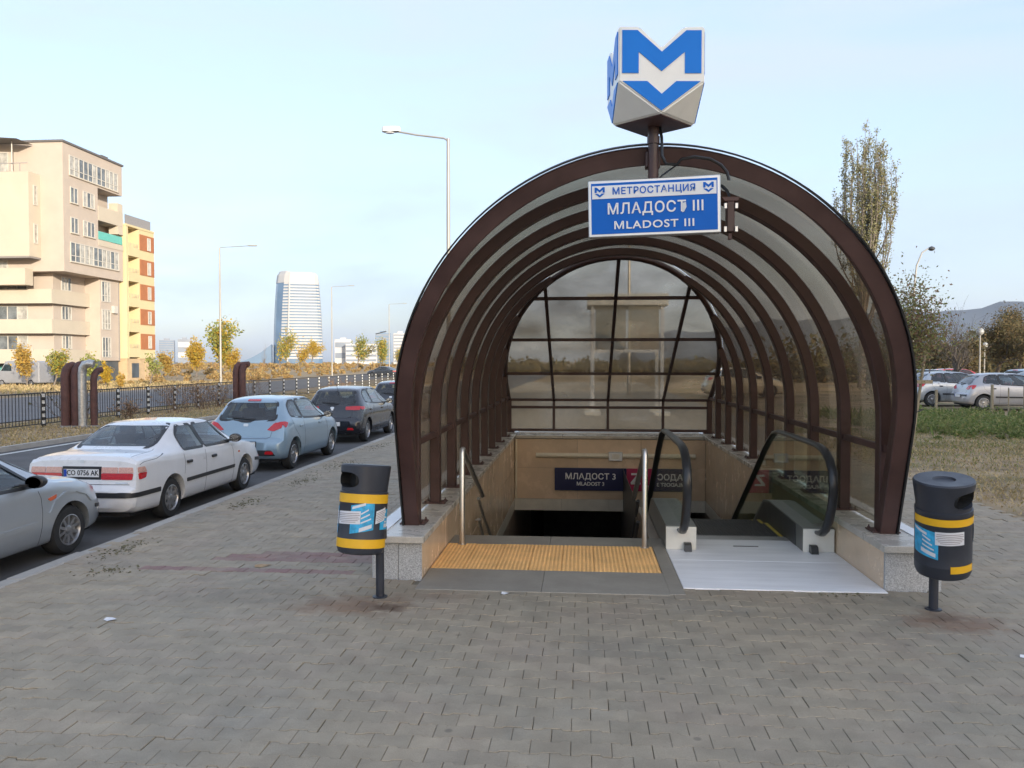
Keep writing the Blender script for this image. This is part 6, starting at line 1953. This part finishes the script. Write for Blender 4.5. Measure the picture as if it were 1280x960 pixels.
for i, (u, y, H, lm, lab) in enumerate((
    (27.2, 58.6, 3.5, 'lf_brown', 'low brown tree right behind the parked cars beside the bare tree'),
    (34.2, 69.2, 5.5, 'lf_brown', 'broad rust brown tree rising behind the pale saloon'),
    (38.2, 73.6, 6.4, 'lf_brown', 'brown green tree at the edge of the view above the cars'),
    (42.6, 84.0, 6.1, 'lf_rust', 'orange tinted tree in the row behind the car park'),
    (42.2, 88.0, 5.3, 'lf_sapling', 'dull green tree in the row behind the car park'),
    (47.2, 88.5, 7.5, 'lf_brown', 'tallest brown tree in the row behind the car park'),
    (35.8, 79.4, 3.5, 'lf_brown', 'small dark brown tree between the bare tree and the rust brown one'),
    (35.4, 83.4, 3.9, 'lf_rust', 'orange brown bushy tree behind the staked sapling'))):
    tree('autumn_tree', lab, u, y, -.05, H, H*.30, .62, .35, 4, 60 + i, lm, 9000, .085, 'autumn trees behind the car park', 'bark_dark', (3, 4), .72, .15, .55, second=('lf_rust', .30))
# trees beyond the fence on the left
for i, (x, y, H, lm, n_, sec, lab) in enumerate((
    (-44.3, 60.4, 3.3, 'lf_orange', 900, None, 'thin orange tree in front of the white van'),
    (-42.2, 60.6, 3.0, 'lf_green', 700, ('lf_yellow', .3), 'thin yellow green tree between the van and the brown pipes'),
    (-37.4, 58.0, 2.9, 'lf_green', 400, None, 'small green tree showing just above the big brown pipes'),
    (-36.8, 59.0, 1.9, 'lf_yellow', 900, None, 'bright yellow little tree right of the silver pipe'),
    (-34.6, 57.2, 1.2, 'lf_orange', 700, None, 'small round orange tree at the foot of the yellow block'),
    (-35.5, 63.1, 2.7, 'lf_green', 200, None, 'thin sparse sapling against the base of the yellow block'),
    (-53.8, 107.7, 5.1, 'lf_yellow', 1900, ('lf_orange', .35), 'broad golden tree left of the slim lamp'),
    (-52.1, 111.9, 7.9, 'lf_green', 1700, ('lf_yellow', .35), 'taller yellow green tree right behind the slim lamp'),
    (-47.2, 104.3, 3.7, 'lf_yellow', 1200, ('lf_orange', .4), 'small golden tree right of the slim lamp'),
    (-53.6, 99.7, 3.2, 'lf_orange', 1400, None, 'low orange tree beside the yellow block'),
    (-82.7, 213.6, 11.1, 'lf_yellow', 800, ('lf_green', .5), 'thin yellow tree in front of the tower flank'),
    (-86.9, 213.2, 8.9, None, 0, None, 'bare twiggy tree left of the tower'),
    (-77.3, 214.1, 7.5, 'lf_yellow', 900, None, 'yellow tree below the middle of the tower'),
    (-74.9, 216.3, 7.6, 'lf_yellow', 900, None, 'second yellow tree below the tower beside its white edge'),
    (-60.6, 211.5, 9.8, 'lf_green', 800, ('lf_yellow', .3), 'thin green tree in front of the low white office'),
    (-53.3, 208.1, 7.6, 'lf_green', 1200, ('lf_yellow', .3), 'bushy green tree left of the blue office block'),
    (-47.8, 204.6, 6.0, 'lf_yellow', 700, ('lf_green', .5), 'yellow green tree under the blue office block'))):
    tree('autumn_tree', lab, x, y, -.16, H, H*.30, .42, .8, 3, 200 + i, lm, int(n_*1.7), .05 + H*.020, GA, 'bark_grey', (3, 5), .70, None, .62, second=sec)

# wooden stakes round the sapling and the short posts by the car park
M['stake'] = mat('weathered stake wood', (0.30, 0.25, 0.17), 0.85, var=0.2, scale=10, stretch=(1, 1, .15))
st_ = thing('tree_stake_frame', 'pale wooden stakes with a cross bar holding the sapling', 'tree stake', (7.36, 18.7, -.05))
MB().tube([(-.42, .0, 0), (-.02, .02, 2.15)], .032, 8).build('stake', M['stake'], st_)
MB().tube([(.0, -.12, 0), (.30, -.05, 2.2)], .034, 8).build('stake', M['stake'], st_)
MB().box(-.40, .42, -.17, -.12, 1.46, 1.54).build('cross_bar', M['stake'], st_)
MB().tube([(.07, -.16, .82), (.25, -.12, .88), (.07, .05, .85)], .012, 6).build('tie', M['rubber'], st_)
for i, (x, y, h, lab) in enumerate(((12.55, 29.6, .95, 'short pale wooden post standing in the weeds nearest the sapling'), (11.6, 29.8, .85, 'thin metal post left of the pale wooden post in the weeds'),
                                    (14.25, 29.2, 1.15, 'grey post in front of the rear wheel of the pale three-door'), (15.2, 30.0, 1.0, 'thin post between two thicker posts by the pale three-door'),
                                    (15.45, 29.4, 1.15, 'thick grey post in front of the door of the pale three-door'))):
    t = thing('post', lab, 'post', (x, y, -.05), group='short posts between the weeds and the car park')
    r = (.05, .025, .05, .025, .06)[i]
    MB().tube([(0, 0, 0), (0, 0, h)], r, 8).build('shaft', M['stake' if i != 1 else 'pole_grey'], t)
    MB().lathe([(r*1.02, h), (r*.6, h + .02)], 8).build('cap', M['pole_grey'], t)

# weeds, grass and scrub: nobody could count these
def blades(name, X, Y, Z, h, w, m, lean=.5, rng=RNG):
    n = len(X)
    P = np.stack([X, Y, Z], 1)
    az = rng.random(n)*2*PI; hh = h*(0.5 + rng.random(n))
    d = np.stack([np.cos(az), np.sin(az), np.zeros(n)], 1)
    side = np.stack([-np.sin(az), np.cos(az), np.zeros(n)], 1)*(w*(.6 + .8*rng.random(n)))[:, None]
    tip = P + d*(hh*lean*rng.random(n))[:, None] + np.stack([np.zeros(n), np.zeros(n), hh], 1)
    mid = (P + tip)/2 + np.stack([np.zeros(n), np.zeros(n), hh*.12], 1)
    return link(name, quads_mesh(name, np.stack([P - side*.4, mid + side, tip, mid - side], 1)), m, kind='stuff')
def clumpy(n, x0, x1, y0, y1, seed, cells=14, power=2.0):
    rng = np.random.default_rng(seed)
    c = rng.random((cells, 2)); c[:, 0] = x0 + c[:, 0]*(x1-x0); c[:, 1] = y0 + c[:, 1]*(y1-y0)
    w = rng.random(cells)**power + .08; w /= w.sum()
    k = rng.choice(cells, n, p=w)
    s = np.array([(x1-x0), (y1-y0)])/math.sqrt(cells)*.62
    P = c[k] + rng.normal(size=(n, 2))*s
    ok = (P[:, 0] > x0) & (P[:, 0] < x1) & (P[:, 1] > y0) & (P[:, 1] < y1)
    return P[ok, 0], P[ok, 1], k[ok]
X, Y, k = clumpy(5000, 8.2, 17.5, 21.0, 30.0, 5, 60, 1.6)
blades('weeds', X, Y, np.full(len(X), -.05), (.10 + .20*np.random.default_rng(9).random(60))[k], .03, M['grass'], .9)
_r = np.random.default_rng(77)
nb = 230
bx, by = clumpy(nb + 90, 8.0, 18.0, 20.6, 29.6, 15, 22, .6)[:2]
nb = len(bx)
bh = (.06 + .56*_r.random(nb)**2.4)*np.where(by > 26.5, .7, 1.0)
k = _r.integers(0, nb, 30000)
e = _r.normal(size=(30000, 3)); e /= np.linalg.norm(e, axis=1, keepdims=True); e *= _r.random((30000, 1))**.35
P = np.stack([bx[k] + e[:, 0]*bh[k]*1.5, by[k] + e[:, 1]*bh[k]*1.3, -.04 + np.abs(bh[k]*(.45 + e[:, 2]*.6))], 1)
link('weeds', quads_mesh('weeds', leaf_quads(P, .040, _r)), M['grass'], kind='stuff')
X, Y, k = clumpy(12000, 5.6, 20, 14.5, 24.0, 6, 50, 3.0)
blades('short_grass', X, Y, np.full(len(X), -.05), .05, .014, M['short_grass'], 1.3)
X, Y, k = clumpy(26000, 5.5, 20, 9.5, 24.0, 8, 90, 1.5)
blades('dry_grass', X, Y, np.full(len(X), -.05), .045, .012, M['dry_grass'], 1.6)
X = RNG.uniform(-18.6, -13.15, 26000); Y = 14 + 60*RNG.random(26000)**1.4
blades('dry_grass', X, Y, np.full(len(X), -.17), .07, .016, M['dry_grass'], 1.4)
X, Y, k = clumpy(14000, -62, -32.5, 45, 75, 12, 80, 1.0)
X = np.where((X < -44) & (Y > 64), X + 13, X)
blades('dry_grass', X, Y, np.full(len(X), -.17), .22, .05, M['dry_grass'], 1.2)
# the field of orange scrub up to the skyline
def scrub(name, n, x0, x1, y0, y1, h, size, m, seed, keep=None):
    rng = np.random.default_rng(seed)
    nb = n//45
    bx = rng.uniform(x0, x1, nb); by = y0 + (y1-y0)*rng.random(nb)**1.3
    if keep is not None:
        ok = keep(bx, by); bx, by = bx[ok], by[ok]
    nb = len(bx)
    bh = h*(.35 + .9*rng.random(nb)**1.6)
    k = rng.integers(0, nb, n)
    e = rng.normal(size=(n, 3)); e /= np.linalg.norm(e, axis=1, keepdims=True)
    e *= rng.random((n, 1))**.4
    P = np.stack([bx[k] + e[:, 0]*bh[k]*.75, by[k] + e[:, 1]*bh[k]*.75, -.15 + bh[k]*(.5 + e[:, 2]*.55)], 1)
    return link(name, quads_mesh(name, leaf_quads(P, size, rng)), m, kind='stuff')
def far_side(x, y):
    street = np.interp(y, [60, 73, 106, 420], [-33, -32.4, -35, -70])
    return (x < street - 2) & ~((x < -43) & (y < 84))
scrub('field_scrub', 13000, -110, -33, 88, 190, 0.95, .20, M['field'], 31, far_side)
scrub('field_scrub', 26000, -220, -36, 200, 420, 1.45, .42, M['field'], 32, far_side)
scrub('field_scrub', 5000, -62, -35, 66, 100, .8, .10, M['field'], 34, lambda x, y: far_side(x, y) & (x > -44))
scrub('undergrowth', 12000, -26, 60, 120, 260, 2.6, .45, M['lf_brown'], 33)
scrub('undergrowth', 14000, 20, 62, 76, 96, 4.6, .28, M['lf_brown'], 35)
# moss and dead grass caught between the pavers by the kerb
mx_, my_ = [], []
for cx, cy, rx, ry, n_ in ((-4.4, 14.3, .30, .8, 420), (-4.45, 12.4, .22, .6, 300), (-4.5, 10.3, .2, .5, 260), (-4.62, 7.7, .14, .45, 260), (-4.25, 6.9, .25, .22, 140), (-4.55, 17.5, .2, .9, 300), (-4.6, 21.0, .2, 1.2, 300), (2.2, 6.66, .4, .05, 60), (-1.95, 8.4, .05, .8, 90)):
    mx_.append(cx + RNG.normal(size=n_)*rx*.5); my_.append(cy + RNG.normal(size=n_)*ry*.5)
mx_, my_ = np.concatenate(mx_), np.concatenate(my_)
mx_ = np.maximum(mx_, -4.82)
mx_, my_ = mx_[::2], my_[::2]
blades('moss', mx_, my_, np.full(len(mx_), -.002), .011, .014, M['moss'], 1.6)
# dry shrubs growing along the fence
for i, (x, y, h, w, lab) in enumerate(((-16.6, 24.9, 1.1, .75, 'grey brown shrub squeezed between the fence and the big pipes'), (-16.4, 27.6, .55, .5, 'small dry shrub at the foot of a striped post right of the pipes'),
                                       (-16.4, 31.4, 1.0, 1.0, 'rusty dry shrub leaning on the fence above the white saloon'), (-16.3, 33.3, 1.05, 1.1, 'bigger rusty shrub between the first shrub and the far pipe pair'),
                                       (-16.5, 35.0, .9, .8, 'dry shrub just left of the far pipe pair'), (-16.4, 38.4, 1.2, .9, 'leafless twiggy shrub right of the far pipe pair'),
                                       (-16.4, 52.5, .8, 1.5, 'rusty shrub on the verge above the black hatchback'))):
    rng = np.random.default_rng(300 + i)
    t = thing('dry_shrub', lab, 'shrub', (x, y, -.16), group='dry shrubs along the fence')
    mb = MB(); tips = []
    for k in range(15):
        a_ = rng.random()*2*PI
        grow((rng.normal()*w*.15, rng.normal()*w*.3, 0), (math.cos(a_)*.5*w, math.sin(a_)*.7*w, 1), h*.75, .012, 2, rng, .5, .3, mb, tips, 3, (2, 3), .6, 4, .2)
    mb.build('branches', M['twig'], t, fix=False)
    T = np.array([tuple(p) for p in tips])
    if i != 5:
        P = T[rng.integers(0, len(T), 420)] + rng.normal(size=(420, 3))*.06
        link('foliage', quads_mesh('foliage', leaf_quads(P, .035, rng)), M['lf_red' if i else 'lf_brown'], t)

# ------------------------------------------------------------------ vans by the shops
def van(label, x, y, rz, paint, k=1.0):
    t = thing('delivery_van', label, 'van', (x, y, -.15), R(rz))
    t.scale = (k, k, k)
    prof = [(0, .35), (0, 2.35), (.15, 2.5), (3.6, 2.5), (3.95, 2.42), (4.55, 1.55), (5.15, 1.30), (5.3, 1.05), (5.32, .45), (5.2, .30)]
    mb = MB(); mb.prism(prof, -.95, .95, 'y')
    b = mb.build('body', paint, t)
    bm = bmesh.new(); bm.from_mesh(b.data); bmesh.ops.dissolve_limit(bm, angle_limit=R(1), verts=bm.verts[:], edges=bm.edges[:])
    bmesh.ops.bevel(bm, geom=bm.edges[:], offset=.07, segments=2, affect='EDGES'); bm.to_mesh(b.data); bm.free()
    MB().prism([(3.97, 2.36), (4.02, 2.42), (4.60, 1.57), (4.55, 1.50)], -.82, .82, 'y').build('windscreen', M['car_glass'], t)
    for sd in (-1, 1):
        ya, yb = sorted((sd*.94, sd*.957))
        MB().prism([(3.2, 1.5), (4.42, 1.5), (3.95, 2.15), (3.2, 2.15)], ya, yb, 'y').build('side_window', M['car_glass'], t)
        MB().box(5.24, 5.335, sd*.62 - .2, sd*.62 + .2, .82, 1.08, b=.02).build('head_lamp', M['lamp_clear'], t, fix=False)
        ty, rm = wheel_meshes(.33, .22, 'five')
        for xx in (.95, 4.35):
            w = ty.build('wheel', M['tyre'], t, smooth=40); q = rm.build('rim', M['rim'], w)
            w.location = (xx, sd*.86, .33); w.rotation_euler = (R(90) if sd < 0 else R(-90), 0, 0)
    MB().box(5.25, 5.35, -.55, .55, .55, .85, b=.02).build('grille', M['car_black'], t, fix=False)
    MB().box(5.2, 5.38, -.93, .93, .30, .52, b=.03).build('bumper', M['car_black'], t, fix=False)
    return t
van('white delivery van facing the road in front of the beige block', -49.0, 61.0, -70, M['paint_white'], .85)
van('pale van parked side on behind the white delivery van', -44.6, 63.2, 172, M['paint_pale'], .85)

# ------------------------------------------------------------------ haze
hz = MB().box(-1200, 1500, -60, 6900, -7, 480)
hm = bpy.data.materials.new('haze'); hm.use_nodes = True
hn, hl = hm.node_tree.nodes, hm.node_tree.links
hn.remove(hn['Principled BSDF'])
pv = hn.new('ShaderNodeVolumePrincipled')
pv.inputs['Color'].default_value = (0.64, 0.72, 0.84, 1)
pv.inputs['Density'].default_value = 0.00014
pv.inputs['Anisotropy'].default_value = 0.2
hl.new(pv.outputs['Volume'], hn['Material Output'].inputs['Volume'])
HAZE = True
if HAZE:
    hz.build('haze', hm, kind='stuff')
